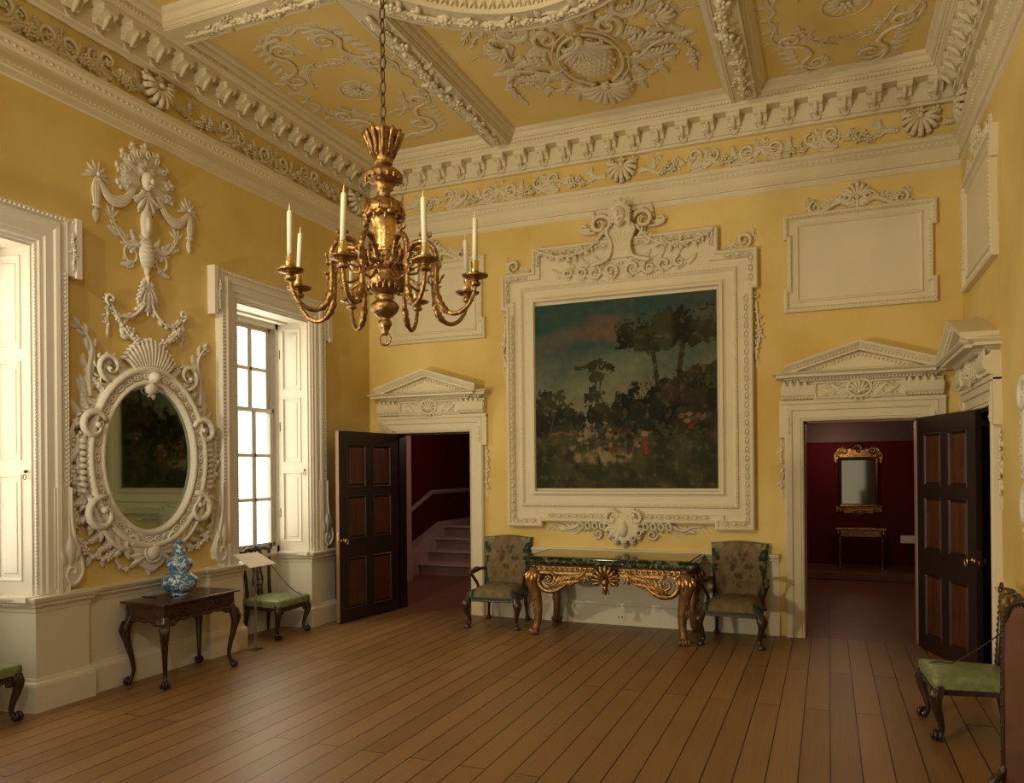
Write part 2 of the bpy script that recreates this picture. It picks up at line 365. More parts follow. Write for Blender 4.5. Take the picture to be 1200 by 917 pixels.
# left wall : piers, heads
y=YF;k=0
b=MB()
for (a,c) in WIN:
    b.box(XL-LW-.1,XL,y,a,0,ZP); b.box(XL-LW-.1,XL,a,c,WZ1,ZP); b.box(XL-LW-.1,XL-.37,a,c,0,WZ0-.06)
    y=c
b.box(XL-LW-.1,XL,y,D+.2,0,ZP)
wl=S(b.build('wall_left','yellow',loc=(0,0,0)))
# back wall with two door openings (and door heads)
DO=[(-4.92,-3.90),(-.22,.80)]; DH=2.16; WT=.20
b=MB(); x=XL-.5
for a,c in DO:
    b.box(x,a,D,D+WT,0,ZP); b.box(a,c,D,D+WT,DH,ZP); x=c
b.box(x,XR+.5,D,D+WT,0,ZP)
wb=S(b.build('wall_back','yellow',loc=(0,0,0)))
D3=(6.73,7.75)
b=MB(); b.box(XR,XR+.4,YF,D3[0],0,ZP); b.box(XR,XR+.4,D3[0],D3[1],DH,ZP); b.box(XR,XR+.4,D3[1],D+.1,0,ZP)
wr=S(b.build('wall_right','yellow',loc=(0,0,0)))

# ------------------------------------------------------------------ ceiling
b=MB(); b.box(XL-.5,XR+.4,YF,D+.2,ZP,ZP+.1); ceil=S(b.build('ceiling','ceil_yellow',loc=(0,0,0)))
X0,X1=XL+.24,XR-.24
BXS=[(-3.50,-3.26),(-.85,-.61)]
beamY=[(4.77,5.02),(1.66,1.91)]
b=MB(); Y1=D-.24
for a,c in BXS: b.box(a,c,YF,Y1,ZS,ZP)
for (a,c) in beamY:
    b.box(X0,BXS[0][0],a,c,ZS,ZP); b.box(BXS[1][1],X1,a,c,ZS,ZP)
# oval ring
EA,EB,EY=1.77,2.60,3.34; EW=.27; N=72
vs=[];fs=[]
for i in range(N):
    t=2*pi*i/N
    for (ra,rb) in ((EA,EB),(EA-EW,EB-EW)):
        for z in (ZP,ZS-.02): vs.append((XC+ra*cos(t),EY+rb*sin(t),z))
for i in range(N):
    a=i*4;c=((i+1)%N)*4
    fs+=[(a,a+1,c+1,c),(a+1,a+3,c+3,c+1),(a+3,a+2,c+2,c+3)]
b.add(vs,fs,False)
# ogee and dentil edging round every coffer
prof=[(.002,ZS+.001),(.002,ZS+.012),(.012,ZS+.012),(.012,ZS+.035),(.03,ZS+.04),(.045,ZS+.06),(.05,ZS+.085),(.075,ZS+.10),(.085,ZS+.125),(.085,ZP+.001)]
cof=[(X0,BXS[0][0],beamY[0][1],Y1),(X0,BXS[0][0],beamY[1][1],beamY[0][0]),(BXS[1][1],X1,beamY[0][1],Y1),(BXS[1][1],X1,beamY[1][1],beamY[0][0])]
for (a,c,d,e) in cof:
    b.sweep([(a,d),(c,d),(c,e),(a,e)],prof,True,1)
# centre field edging (open towards the oval)
b.sweep([(BXS[0][1],5.30),(BXS[0][1],Y1),(BXS[1][0],Y1),(BXS[1][0],5.30)],prof,False,-1)
# edge fillets on beams
for a,c in BXS:
    for x in (a+.016,c-.016): b.box(x-.008,x+.008,5.3,Y1,ZS-.008,ZS)
for (d,e) in beamY[:1]:
    for yy in (d+.016,e-.016): b.box(X0,BXS[0][0],yy-.008,yy+.008,ZS-.008,ZS); b.box(BXS[1][1],X1,yy-.008,yy+.008,ZS-.008,ZS)
ribs=b.build('ceiling_beams','plaster',parent=ceil)
# dentils (pattern) under the coffer edging
b=MB()
for (x0_,x1_) in ((X0,BXS[0][0]),(BXS[0][1],BXS[1][0]),(BXS[1][1],X1)):
    n=int((x1_-x0_)/.034)
    for i in range(n):
        x=x0_+(i+.5)*(x1_-x0_)/n; b.box(x-.010,x+.010,Y1-.016,Y1+.004,ZS-.004,ZS+.028)
for (y0_,y1_) in ((5.02,Y1),(1.91,4.77)):
    n=int((y1_-y0_)/.034)
    for i in range(n):
        yy=y0_+(i+.5)*(y1_-y0_)/n
        b.box(X1-.016,X1+.004,yy-.010,yy+.010,ZS-.004,ZS+.028); b.box(X0-.004,X0+.016,yy-.010,yy+.010,ZS-.004,ZS+.028)
b.build('dentils','plaster',parent=ceil)
# beam garlands
b=MB(lambda u,v,n:(u,v,ZS-n))
for a,c in BXS:
    m=(a+c)/2; y=5.55
    b.garland([(m,5.25),(m+.03,5.9),(m-.03,6.5),(m+.03,7.1),(m,7.85)],.062,.07)
    for i in range(9):
        yy=5.35+i*.3; b.plume([(m,yy),(m+.05*(-1)**i,yy+.1),(m+.09*(-1)**i,yy+.2)],.008,3,.07,.03)
for s_ in (1,-1):
    xa,xb=(X0+.12,BXS[0][0]-.02) if s_>0 else (BXS[1][1]+.02,X1-.12)
    b.garland([(xa,4.9),((xa+xb)/2,4.91),(xb,4.9)],.05,.075)
    for i in range(5): xx=xa+.1+i*.29; b.plume([(xx,4.9),(xx+.08,4.9+.05*(-1)**i),(xx+.16,4.9+.07*(-1)**i)],.008,3,.06,.03)
b.build('beam_garland','plaster',parent=ceil)
# oval garland and lappets
b=MB(lambda u,v,n:(u,v,ZS-.02-n))
el=lambda t,o:(XC+(EA-o)*cos(t),EY+(EB-o)*sin(t))
i0=.12*pi
pts=[el(.12*pi+.76*pi*i/30,.14) for i in range(31)]
b.garland(pts,.055,.075)
for i in range(22):
    t=.15*pi+.7*pi*i/21; p=el(t,.14); a=t+pi/2
    b.cscroll(p[0]+.07*cos(a),p[1]+.07*sin(a),a,.055,1,.011,(-1)**i,.3,2)
b.tube([(*el(2*pi*i/72,.012),.0) for i in range(72)],.014,5,closed=True)
b.tube([(*el(2*pi*i/72,.262),.0) for i in range(72)],.012,5,closed=True)
for i in range(48):
    t=.15*pi+.7*pi*i/47; p=el(t,.285); q=el(t,.31)
    b.tube([(el(t-.016,.275)[0],el(t-.016,.275)[1],-.03),(q[0],q[1],-.08),(el(t+.016,.275)[0],el(t+.016,.275)[1],-.03)],.008,5)
b.build('oval_garland','plaster',parent=ceil)

# ------------------------------------------------------------------ ceiling reliefs
def central(b):
    """cartouche of shells and scrolls, u lateral, v towards the wall"""
    b.ell((0,.52,.02),(.25,.31,.08),0,16,8)
    for j in range(11): b.leaf(0,.22,pi/2+(j-5)*.2,.34,.05,.06,.25*(j-5)/5,.06)
    for i in range(-4,5):
        for j in range(-4,5):
            if (i/4.4)**2+(j/4.6)**2<1: b.ell((i*.055+(j%2)*.027,.50+j*.062,.095-.05*((i/5)**2+(j/5)**2)),(.018,.024,.018),0,5,4)
    for s_ in (1,-1):
        b.tube([(s_*p[0],p[1],.05) for p in spline([(.05,.12,0),(.22,.22,0),(.33,.45,0),(.28,.72,0),(.1,.9,0)],6)],[.016]*25,6)
        b.tube([(s_*p[0],p[1],.05) for p in spline([(.09,.06,0),(.28,.2,0),(.39,.46,0),(.33,.76,0),(.14,.97,0)],6)],[.009]*25,6)
        for j,(pu,pv,pa) in enumerate(((.40,.30,-.3),(.44,.42,.0),(.42,.62,.4),(.36,.78,.7),(.2,.95,1.2),(.30,.10,-.9),(.16,.02,-1.2))): b.acan(s_*pu,pv,(pa if s_>0 else pi-pa),.24,.16,.045,s_*.7,.01)
        b.acan(s_*.52,.62,(.2 if s_>0 else pi-.2),.36,.17,.05,-s_*.8,.02); b.acan(s_*.50,.40,(-.3 if s_>0 else pi+.3),.34,.15,.05,s_*.9,.02); b.acan(s_*.80,.45,(.3 if s_>0 else pi-.3),.26,.13,.05,s_*.9,.02)
        for j in range(4): b.acan(s_*(.62+.10*j),-.02+.02*j,((-.8 if s_>0 else pi+.8)+.5*j*s_),.17,.11,.035,s_*.5)
        b.cscroll(s_*.32,.12,pi/2 if s_>0 else pi/2,.17,1.3,.03,-s_,.25,4)
        b.cscroll(s_*.56,-.10,0 if s_>0 else pi,.19,1.2,.028,s_,.25,4)
        b.tube([(s_*p[0],p[1],.035) for p in spline([(.30,.55,0),(.48,.62,0),(.66,.50,0),(.86,.45,0),(.98,.58,0)],6)],[.02,.02]+[.015]*21+[.010,.008],6)
        for k in range(6): b.leaf(s_*(.3+.07*k),.62+.01*k,(.9 if s_>0 else pi-.9)-.1*k*s_,.22,.07,.05,s_*-.6)
        for k in range(5): b.leaf(s_*(.45+.12*k),.52,(-.6 if s_>0 else pi+.6),.2,.08,.045,s_*.9)
        b.garland([(s_*.55,.72),(s_*.72,.80),(s_*.9,.68)],.035,.05)
        b.garland([(s_*.97,.55),(s_*1.03,.75),(s_*1.0,.95)],.045,.05); b.leaf(s_*1.0,.93,pi/2,.16,.05,.03)
        for j,(pu,pv,pa) in enumerate(((.40,-.05,.2),(.50,.05,-.4),(.30,-.20,-.9),(.70,.10,.8),(.66,.30,.4),(.22,.80,1.0),(.42,.92,.3),(.60,.85,.6),(.86,.30,.9),(.46,.24,.1),(.14,-.16,-.6),(.34,1.02,.9))): b.acan(s_*pu,pv,(pa if s_>0 else pi-pa),.20,.13,.035,s_*(.8 if j%2 else -.8),.005)
        b.shell(s_*.78,.12,(.3 if s_>0 else pi-.3),.19,7,2.2,.05)
        b.garland([(s_*.95,.2),(s_*1.1,.14),(s_*1.25,.2)],.02,.045)
        b.plume([(s_*.6,-.25),(s_*.8,-.28),(s_*1.0,-.2),(s_*1.15,-.05)],.02,6,.13,.05,h=.03)
        b.garland([(s_*.75,-.2),(s_*.95,-.12),(s_*1.1,0)],.035,.06)
        b.shell(s_*.48,-.42,(.6 if s_>0 else pi-.6),.17,6,2,.05)
        b.plume([(s_*.1,.92),(s_*.32,1.0),(s_*.52,.95)],.025,5,.14,.06,h=.04)
    b.shell(0,.96,pi/2,.32,11,3.3,.07)
    b.garland([(-.3,.92),(0,.99),(.3,.92)],.04,.06,.03)
    b.shell(0,.2,pi/2,.26,9,2.4,.08)
    b.ell((0,-.02,.03),(.075,.10,.07),0,12,7); b.ell((-.04,.0,.14),(.018,.02,.012),0,6,4); b.ell((.04,.0,.14),(.018,.02,.012),0,6,4); b.ell((0,.03,.15),(.018,.04,.03),0,6,4)
    for k in range(9): b.leaf(0,-.03,pi*1.0+k*pi/8,.24,.07,.05,.3*(-1)**k,.02)
b=MB(lambda u,v,n:(XC+.08+u*.86,6.22+v*1.13,ZP-max(n,0)*.75)); central(b)
b.build('ceiling_relief','plaster',label='large plaster cartouche of shells and scrolls in the middle coffer beyond the oval',cat='plaster ornament')
def quatre(b):
    for s_ in (1,-1):
        b.tube([(s_*p[0],p[1],.012) for p in spline([(.53,-.5,0),(.60,-.3,0),(.55,-.12,0),(.60,0,0),(.55,.12,0),(.60,.3,0),(.53,.5,0)],5)],.016,6)
        b.tube([(p[0],s_*p[1],.012) for p in spline([(-.30,1.02,0),(-.14,1.12,0),(0,1.06,0),(.14,1.12,0),(.30,1.02,0)],5)],.018,6)
        for k in range(7): b.leaf(0,s_*1.08,s_*pi/2+(k-3)*.45,.13,.05,.03)
        b.garland([(-.32,s_*.62),(-.15,s_*.50),(0,s_*.54),(.15,s_*.50),(.32,s_*.62)],.024,.04)
        for k in range(5): b.acan(s_*.57,-.36+.18*k,(0 if s_>0 else pi)+.2*(k-2)*s_,.15,.09,.025,.2)
        for t_ in (1,-1):
            for k in range(6): b.acan(s_*(.34+.02*k),t_*(1.0-.10*k),((.1 if s_>0 else pi-.1)),.15,.08,.028,-s_*t_*.5)
            b.acan(s_*.14,t_*.96,(-t_*pi/2),.24,.12,.03,s_*.6); b.acan(s_*.30,t_*.50,(-t_*pi/2),.22,.12,.03,-s_*.6)
            b.tube([(s_*p[0],t_*p[1],.02) for p in spline([(.12,1.05,0),(.3,1.02,0),(.36,.85,0),(.28,.70,0),(.34,.55,0),(.48,.48,0)],6)],.022,6)
            b.cscroll(s_*.44,t_*.40,pi/2*t_,.12,1.2,.022,-s_*t_,.3,4)
            b.cscroll(s_*.22,t_*.86,0 if s_>0 else pi,.13,1.2,.02,s_*t_,.3,4)
            for k in range(7): b.leaf(s_*(.36+.014*k),t_*(1.0-.09*k),(.2 if s_>0 else pi-.2)+.15*k*s_*t_*-1,.10,.05,.03)
            for k in range(5): b.leaf(s_*(.1+.05*k),t_*1.06,(pi/2*t_)-.1*k*s_,.09,.05,.03)
            b.garland([(s_*.06,t_*.62),(s_*.2,t_*.55),(s_*.3,t_*.40),(s_*.38,t_*.18)],.032,.05)
            b.plume([(s_*.50,t_*.35),(s_*.56,t_*.2),(s_*.54,t_*.05)],.015,5,.08,.035)
    for k in range(14):
        a=2*pi*k/14; b.leaf(.05*cos(a),.05*sin(a),a,.11,.045,.03)
    b.flower(0,0,.02,.06); b.tube([(.19*cos(2*pi*i/28),.19*sin(2*pi*i/28),.008) for i in range(28)],.012,5,closed=True)
# four side coffers, far pair and near pair
for (cx,cy,lab) in ((-4.28,6.48,'low relief plaster scrollwork in the far left ceiling coffer behind the chandelier chain'),
                    (.17,6.85,'low relief plaster scrollwork in the far right ceiling coffer'),
                    (-4.28,3.34,'low relief plaster scrollwork in the nearer left coffer, cut by the photo top')):
    b=MB(lambda u,v,n:(cx+u,cy+v,ZP-max(n,0)*.6)); quatre(b)
    b.build('ceiling_relief','plaster',label=lab,cat='plaster ornament',group='scrollwork reliefs of the side coffers')

# ------------------------------------------------------------------ cornice, frieze
plan=[(XL,YF),(XL,D),(XR,D),(XR,YF)]
b=MB()
lower=[(0,4.49),(.012,4.50),(.012,4.55),(.03,4.555),(.03,4.60),(.018,4.605),(.018,4.68),(.04,4.70),(.055,4.73),(.075,4.745),(.075,4.782),(0,4.785)]
b.sweep(plan,lower,False,-1)
for pl in ([(XL+.034,2.2),(XL+.034,D)],[(XL,D-.034),(XR,D-.034)],[(XR-.034,5.3),(XR-.034,D)]):
    b.beads(pl,.040,.0055,egg=.9,n0=4.577)
for pl in ([(XL+.045,2.2),(XL+.045,D)],[(XL,D-.045),(XR,D-.045)],[(XR-.045,5.3),(XR-.045,D)]):
    b.beads(pl,.055,.017,egg=.5,h=.010,n0=4.712)
S(b.build('trim_1','plaster',loc=(0,0,0)))
b=MB()
upper=[(.0,5.09),(.05,5.095),(.055,5.12),(.075,5.125),(.075,5.30),(.215,5.30),(.215,5.335),(.225,5.338),(.24,5.36),(.24,5.372),(0,5.372)]
b.sweep(plan,upper,False,-1)
corn=S(b.build('trim_2','plaster',loc=(0,0,0)))
def modillion():
    m=MB()
    # side profile (offset from wall, z), extruded along the run
    pr=[(.07,5.185),(.095,5.178),(.112,5.186),(.125,5.21),(.15,5.232),(.185,5.240),(.207,5.256),(.208,5.285),(.19,5.302),(.07,5.302)]
    m.prism([(p[0],p[1]) for p in pr],-.062,.062,'y')
    for s_ in (1,-1):
        m.tube([(.095+.02*cos(a),s_*.062,5.205+.016*sin(a)) for a in [i*.7 for i in range(8)]],.006,5)
        m.tube([(.185+.018*cos(a),s_*.062,5.272+.018*sin(a)) for a in [i*.7 for i in range(8)]],.006,5)
    # leaf and curled lip on the underside, U-shaped toe at the foot
    m.tube([(.083,-.045,5.165),(.088,-.035,5.125),(.09,0,5.112),(.088,.035,5.125),(.083,.045,5.165)],.008,5)
    m.tube([(.11,0,5.15),(.15,0,5.21),(.20,0,5.245)],[.012,.022,.012],6)
    m.box(.07,.213,-.068,.068,5.288,5.302)
    return m
md=modillion().build('modillion','plaster',parent=corn)
mods=[]
for i in range(-13,13):
    x=-2.018+.2587*i+.1293
    if XL+.1<x<XR-.1: mods.append(((x,D,0),-pi/2))
for i in range(23):
    mods.append(((XL,D-.27-.2587*i,0),0))
for i in range(11):
    mods.append(((XR,D-.27-.2587*i,0),pi))
first=True
for loc,rz in mods:
    o=md if first else md.copy()
    if not first: COL.objects.link(o)
    first=False; o.location=loc; o.rotation_euler=(0,0,rz)
# frieze foliage
def frieze(F,spans,shells,lab):
    r_=root('frieze_garland',F(sum(spans)/2,4.79,0),lab,'plaster ornament','plaster garlands of the frieze'); R0=Vector(r_.location)
    def G(u,v,n): return tuple(Vector(F(u,v,max(n,.0005)))-R0)
    b=MB(G); a0,a1=spans
    for k in range(len(shells)-1):
        s0,s1=shells[k],shells[k+1]; L=s1-s0
        lo,hi=max(s0,a0),min(s1,a1)
        for h_ in (0,1):
            f=lambda t:(s0+t*L) if not h_ else (s1-t*L)
            P=lambda t,v:(f(t),v)
            def ok(t): return a0<=f(t)<=a1
            sg=1 if not h_ else -1
            seq=[(.09,4.93),(.14,4.87),(.20,4.90),(.27,4.96),(.33,4.90),(.38,4.86),(.44,4.92),(.5,4.97)]
            seq=[q for q in seq if ok(q[0])]
            if len(seq)>2: b.garland([P(*q) for q in seq],.036,.046)
            if ok(.22):
                for t,v in ((.155,4.87),(.17,4.93),(.19,4.88),(.2,4.94)): b.flower(f(t),v,.03,.042)
            if ok(.4):
                for t,v in ((.36,4.86),(.375,4.91),(.395,4.87)): b.flower(f(t),v,.03,.038)
            if ok(.3):
                b.cscroll(f(.27),4.98,-pi/2,.085,1.2,.018,sg,.25,5,.03)
                b.cscroll(f(.335),4.95,pi/2,.07,1.2,.016,-sg,.25,4,.03)
                b.plume([P(.25,4.85),P(.29,4.87),P(.315,4.95),P(.31,5.05)],.018,6,.11,.045,h=.03)
            if ok(.46):
                b.cscroll(f(.455),4.93,-pi/2,.09,1.2,.018,-sg,.25,5,.03)
                b.plume([P(.43,4.84),P(.46,4.86),P(.49,4.95),P(.48,5.06)],.016,5,.1,.04,h=.03)
                b.plume([P(.40,4.83),P(.44,4.82),P(.5,4.83)],.014,5,.08,.035,h=.025)
            for (t,v,aa,LL) in ((.065,4.93,-.3,.14),(.115,4.92,1.2,.13),(.225,4.90,1.9,.13),(.30,4.86,.2,.15),(.405,4.90,1.4,.13),(.475,4.88,.6,.13)):
                if ok(t): b.acan(f(t),v,(aa if sg>0 else pi-aa),LL,.10,.045,sg*.7,.005)
            if ok(.12): b.plume([P(.1,4.90),P(.125,4.98),P(.15,5.05)],.012,4,.08,.035,h=.025)
    b.build('foliage','plaster',parent=r_)
    for s0 in shells:
        if a0<=s0<=a1:
            m=MB(G); m.shell(s0,5.00,-pi/2,.17,9,3.4,.07); m.flower(s0-.13,5.04,.03,.05); m.flower(s0+.13,5.04,.03,.05); m.flower(s0,5.05,.04,.045)
            m.build('shell','plaster',parent=r_)
frieze(FB,(XL+.12,XR-.1),[-4.95,-2.04,.84,3.7],'plaster band of shells and flowers along the yellow frieze of the far wall')
frieze(FLW,(2.0,D-.15),[.9,3.1,4.92,7.9,10.5],'plaster band of shells and flowers along the yellow frieze of the window wall')
frieze(FRW,(5.4,D-.15),[5.0,7.95,10.5],'plaster band of shells and flowers on the frieze above the right wall')
# ================================================================== dado, windows
RZ=.82
cap=[(0,RZ-.115),(.010,RZ-.11),(.014,RZ-.075),(.03,RZ-.07),(.036,RZ-.045),(.05,RZ-.035),(.06,RZ-.012),(.06,RZ),(0,RZ+.004)]
base=[(0,.24),(.012,.235),(.018,.215),(.03,.205),(.036,.185),(.036,0),(0,0)]
PJ=.05
def wp(a,c):
    """plan of the dado along one window: pedestal, splayed recess, pedestal"""
    return [(XL,a-.40),(XL+PJ,a-.40),(XL+PJ,a+.02),(XL-.36,a+.09),(XL-.36,c-.09),(XL+PJ,c-.02),(XL+PJ,c+.40),(XL,c+.40)]
pl=[(XL,YF)]
pl=[(XL+PJ,WIN[0][1]+.4-.2)]
for i,(a,c) in enumerate(WIN):
    w=wp(a,c)
    pl=( [ (XL,YF) ] if i==0 else pl )+w
pl+=[(XL,D),(DO[0][0]-.28,D)]
face=[(-.02,.0),(.006,.0),(.006,RZ),(-.02,RZ)]
b=MB(); b.sweep(pl,[(.004,0),(.004,RZ-.02)],False,-1,capends=False)
S(b.build('trim_3','white',loc=(0,0,0)))
b=MB(); b.sweep(pl,cap,False,-1)
for i in range(len(pl)-1):
    a,c=Vector(pl[i]),Vector(pl[i+1]); 
    if (c-a).length>.1: d=(c-a).normalized(); nn=Vector((d.y,-d.x))*.038; b.beads([a+nn,c+nn],.022,.0065,n0=RZ-.057)
S(b.build('trim_4','white',loc=(0,0,0)))
b=MB(); b.sweep(pl,base,False,-1); S(b.build('baseboard_left','white',loc=(0,0,0)))
# pedestal tops and window board behind
b=MB()
for a,c in WIN: b.prism([(XL-.36,a+.09),(XL-.36,c-.09),(XL+.06,c),(XL+.06,c+.40),(XL,c+.40),(XL,c),(XL-.37,c),(XL-.37,a),(XL,a),(XL,a-.40),(XL+.06,a-.40),(XL+.06,a)],RZ,RZ+.012)
for a,c in WIN: b.box(XL-.38,XL+.055,a-.38,a+.1,RZ-.03,RZ+.008); b.box(XL-.38,XL+.055,c-.1,c+.38,RZ-.03,RZ+.008)
S(b.build('trim_5','white',loc=(0,0,0)))
# back and right wall dado
segs=[[(DO[0][1]+.24,D),(DO[1][0]-.24,D)],[(DO[1][1]+.24,D),(XR,D),(XR,D3[1]+.24)],[(XR,D3[0]-.24),(XR,YF)]]
b=MB(); c_=MB(); e_=MB()
for s_ in segs:
    c_.sweep(s_,[(.004,0),(.004,RZ-.02)],False,-1,capends=False); b.sweep(s_,cap,False,-1); e_.sweep(s_,base,False,-1)
S(b.build('trim_6','white',loc=(0,0,0))); S(c_.build('trim_7','white',loc=(0,0,0))); S(e_.build('baseboard_back','white',loc=(0,0,0)))

def window(idx,a,c):
    F=FLW; w=root('window_%d'%idx,(XL,(a+c)/2,WZ0),kind='structure')
    R0=Vector(w.location); G=lambda u,v,n: tuple(Vector(F(u,v,n))-R0)
    # architrave
    b=MB(G)
    pr=[(0,0),(0,.03),(.02,.035),(.03,.05),(.06,.05),(.07,.062),(.13,.062),(.14,.075),(.17,.08),(.2,.06),(.235,.075),(.25,.055),(.25,0)]
    b.sweep([(a,WZ0-.04),(a,WZ1),(c,WZ1),(c,WZ0-.04)],pr,False,1)
    for s_,e in ((-1,a),(1,c)):
        x0,x1=sorted((e+s_*.22,e+s_*.335)); b.box(x0,x1,3.18,3.612,0,.07)
        x0,x1=sorted((e+s_*.30,e+s_*.345)); b.box(x0,x1,3.17,3.62,0,.088)
        b.garland([(e+s_*.275,3.22),(e+s_*.28,3.35),(e+s_*.27,3.5)],.022,.03,.075)
        # console scroll at the foot
        P=[(e+s_*.235,1.55),(e+s_*.24,1.35),(e+s_*.27,1.15),(e+s_*.30,1.0)]
        b.prism([(e+s_*.12,.86),(e+s_*.12,1.6),(e+s_*.246,1.59),(e+s_*.253,1.35),(e+s_*.285,1.18),(e+s_*.335,1.05),(e+s_*.345,.97),(e+s_*.325,.90),(e+s_*.27,.86)],0,.07)
        b.tube([(p[0],p[1],.07) for p in spline([(e+s_*.25,1.6,0),(e+s_*.255,1.35,0),(e+s_*.29,1.17,0),(e+s_*.335,1.04,0),(e+s_*.335,.94,0),(e+s_*.27,.875,0),(e+s_*.21,.93,0),(e+s_*.23,1.0,0),(e+s_*.28,.99,0),(e+s_*.275,.95,0)],5)],.014,6)
        b.leaf(e+s_*.24,1.02,pi/2,.22,.1,.05,0,.06); b.leaf(e+s_*.2,1.02,pi/2+.3*s_,.15,.06,.04,0,.06); b.leaf(e+s_*.28,1.04,pi/2-.3*s_,.13,.05,.04,0,.06)
    for pts in ([(a-.215,1.6),(a-.215,3.2)],[(c+.215,1.6),(c+.215,3.2)],[(a-.3,WZ1+.225),(c+.3,WZ1+.225)]): b.beads(pts,.034,.012,egg=.8,n0=.068)
    for pts in ([(a-.005,WZ0),(a-.005,WZ1)],[(c+.005,WZ0),(c+.005,WZ1)]): b.beads(pts,.026,.007,n0=.034)
    b.build('window_frame','mirror_white',parent=w)
    # soffit of the recess
    b=MB(G); b.prism([(a,0),(c,0),(c-.08,-.36),(a+.08,-.36)],WZ1-.03,WZ1+.02)
    b=MB(lambda u,v,n:tuple(Vector((XL+v,u,n))-R0)); b.prism([(a-.02,.01),(c+.02,.01),(c-.06,-.37),(a+.06,-.37)],WZ1-.02,WZ1+.0)
    b.prism([(a+.09,-.2),(c-.09,-.2),(c-.1,-.28),(a+.1,-.28)],WZ1-.04,WZ1-.02)
    b.build('recess_soffit','white',parent=w)
    # shutters: splayed leaf with three fielded panels
    for s_,e in ((1,a),(-1,c)):
        p0=Vector((0.005,e+s_*.0)); p1=Vector((-.36,e+s_*.075)); d=(p1-p0).normalized(); L=(p1-p0).length
        nn=Vector((-d.y,d.x)); 
        if nn.y*s_<0: nn=-nn
        def H(u,v,n,p0=p0,d=d,nn=nn): q=p0+d*u+nn*n; return tuple(Vector((XL+q.x,q.y,v))-R0)
        sh=MB(H); sh.box(0,L,WZ0-.03,WZ1,-.05,.0)
        pz=[(.93,1.70),(1.80,2.52),(2.60,3.28)]
        fr=[(0,.012),(.01,.018),(.022,.016),(.034,.004)]
        ed=[0,.075,L-.075,L]
        # stiles / rails
        sh.box(0,.075,WZ0-.03,WZ1,0,.014); sh.box(L-.075,L,WZ0-.03,WZ1,0,.014)
        zz=[WZ0-.03]+[q for z in pz for q in z]+[WZ1]
        for i in range(0,len(zz),2): sh.box(.075,L-.075,zz[i],zz[i+1],0,.014)
        o=sh.build('shutter','white',parent=w)
        for (z0,z1) in pz:
            q=MB(H); q.sweep([(.075,z0),(L-.075,z0),(L-.075,z1),(.075,z1)],[(0,.014),(.006,.022),(.014,.020),(.024,.004),(.05,.004),(.06,.010)],True,1)
            q.box(.13,L-.13,z0+.06,z1-.06,0,.010); q.beads([(.085,z0),(.085,z1)],.018,.005,n0=.02); q.beads([(L-.085,z0),(L-.085,z1)],.018,.005,n0=.02)
            q.build('shutter_panel','white',parent=o)
        q=MB(H); q.ell((.035,1.72,.028),(.012,.012,.014),0,8,5); q.tube([(.035,1.70+.02*cos(t),.04+.0*t) if 0 else (.035+.014*sin(t),1.70-.0+.018*cos(t)-.018,.036) for t in [i*.6 for i in range(11)]],.003,5)
        q.build('ring_pull','black',parent=o)
        for z in (1.25,2.2,3.0):
            q=MB(H); q.box(L-.05,L-.042,z-.05,z+.05,.014,.018); q.build('hinge','black',parent=o)
    # sash
    aa,cc=a+.085,c-.085; n0=-.36
    b=MB(G); t=.05
    for (u0,u1,v0,v1) in ((aa-.03,aa+t-.01,WZ0-.04,WZ1),(cc-t+.01,cc+.03,WZ0-.04,WZ1),(aa,cc,WZ1-.085,WZ1),(aa,cc,WZ0-.05,WZ0+.03)):
        b.box(u0,u1,v0,v1,n0-.10,n0+.03)
    b.build('sash_box','white',parent=w)
    zm=2.37
    for (v0,v1,nn,nm) in ((zm-.02,WZ1-.085,n0-.07,'upper_sash'),(WZ0+.03,zm+.02,n0-.02,'lower_sash')):
        b=MB(G); u0,u1=aa+.04,cc-.04; h=.03
        for q in ((u0,u0+h,v0,v1),(u1-h,u1,v0,v1),(u0,u1,v0,v0+.04),(u0,u1,v1-.035,v1)): b.box(*q,nn-.02,nn+.02)
        pw=(u1-u0-h*2)/3
        for i in (1,2): b.box(u0+h+pw*i-.017,u0+h+pw*i+.017,v0,v1,nn-.016,nn+.016)
        nr=2 if nm=='upper_sash' else 3; ph=(v1-v0-.075)/nr
        for i in range(1,nr): b.box(u0,u1,v0+.04+ph*i-.017,v0+.04+ph*i+.017,nn-.016,nn+.016)
        o=b.build(nm,'white',parent=w)
        q=MB(G); q.box(u0+.01,u1-.01,v0+.01,v1-.01,nn-.003,nn+.003); q.build('pane','pane',parent=o)
    b=MB(G); b.box(aa-.04,cc+.04,WZ0-.06,WZ1+.02,n0-.125,n0-.118); b.build('window_scrim','shade',parent=w)
    return w
for i,(a,c) in enumerate(sorted(WIN,key=lambda q:-q[0])): window(i+1,a,c)

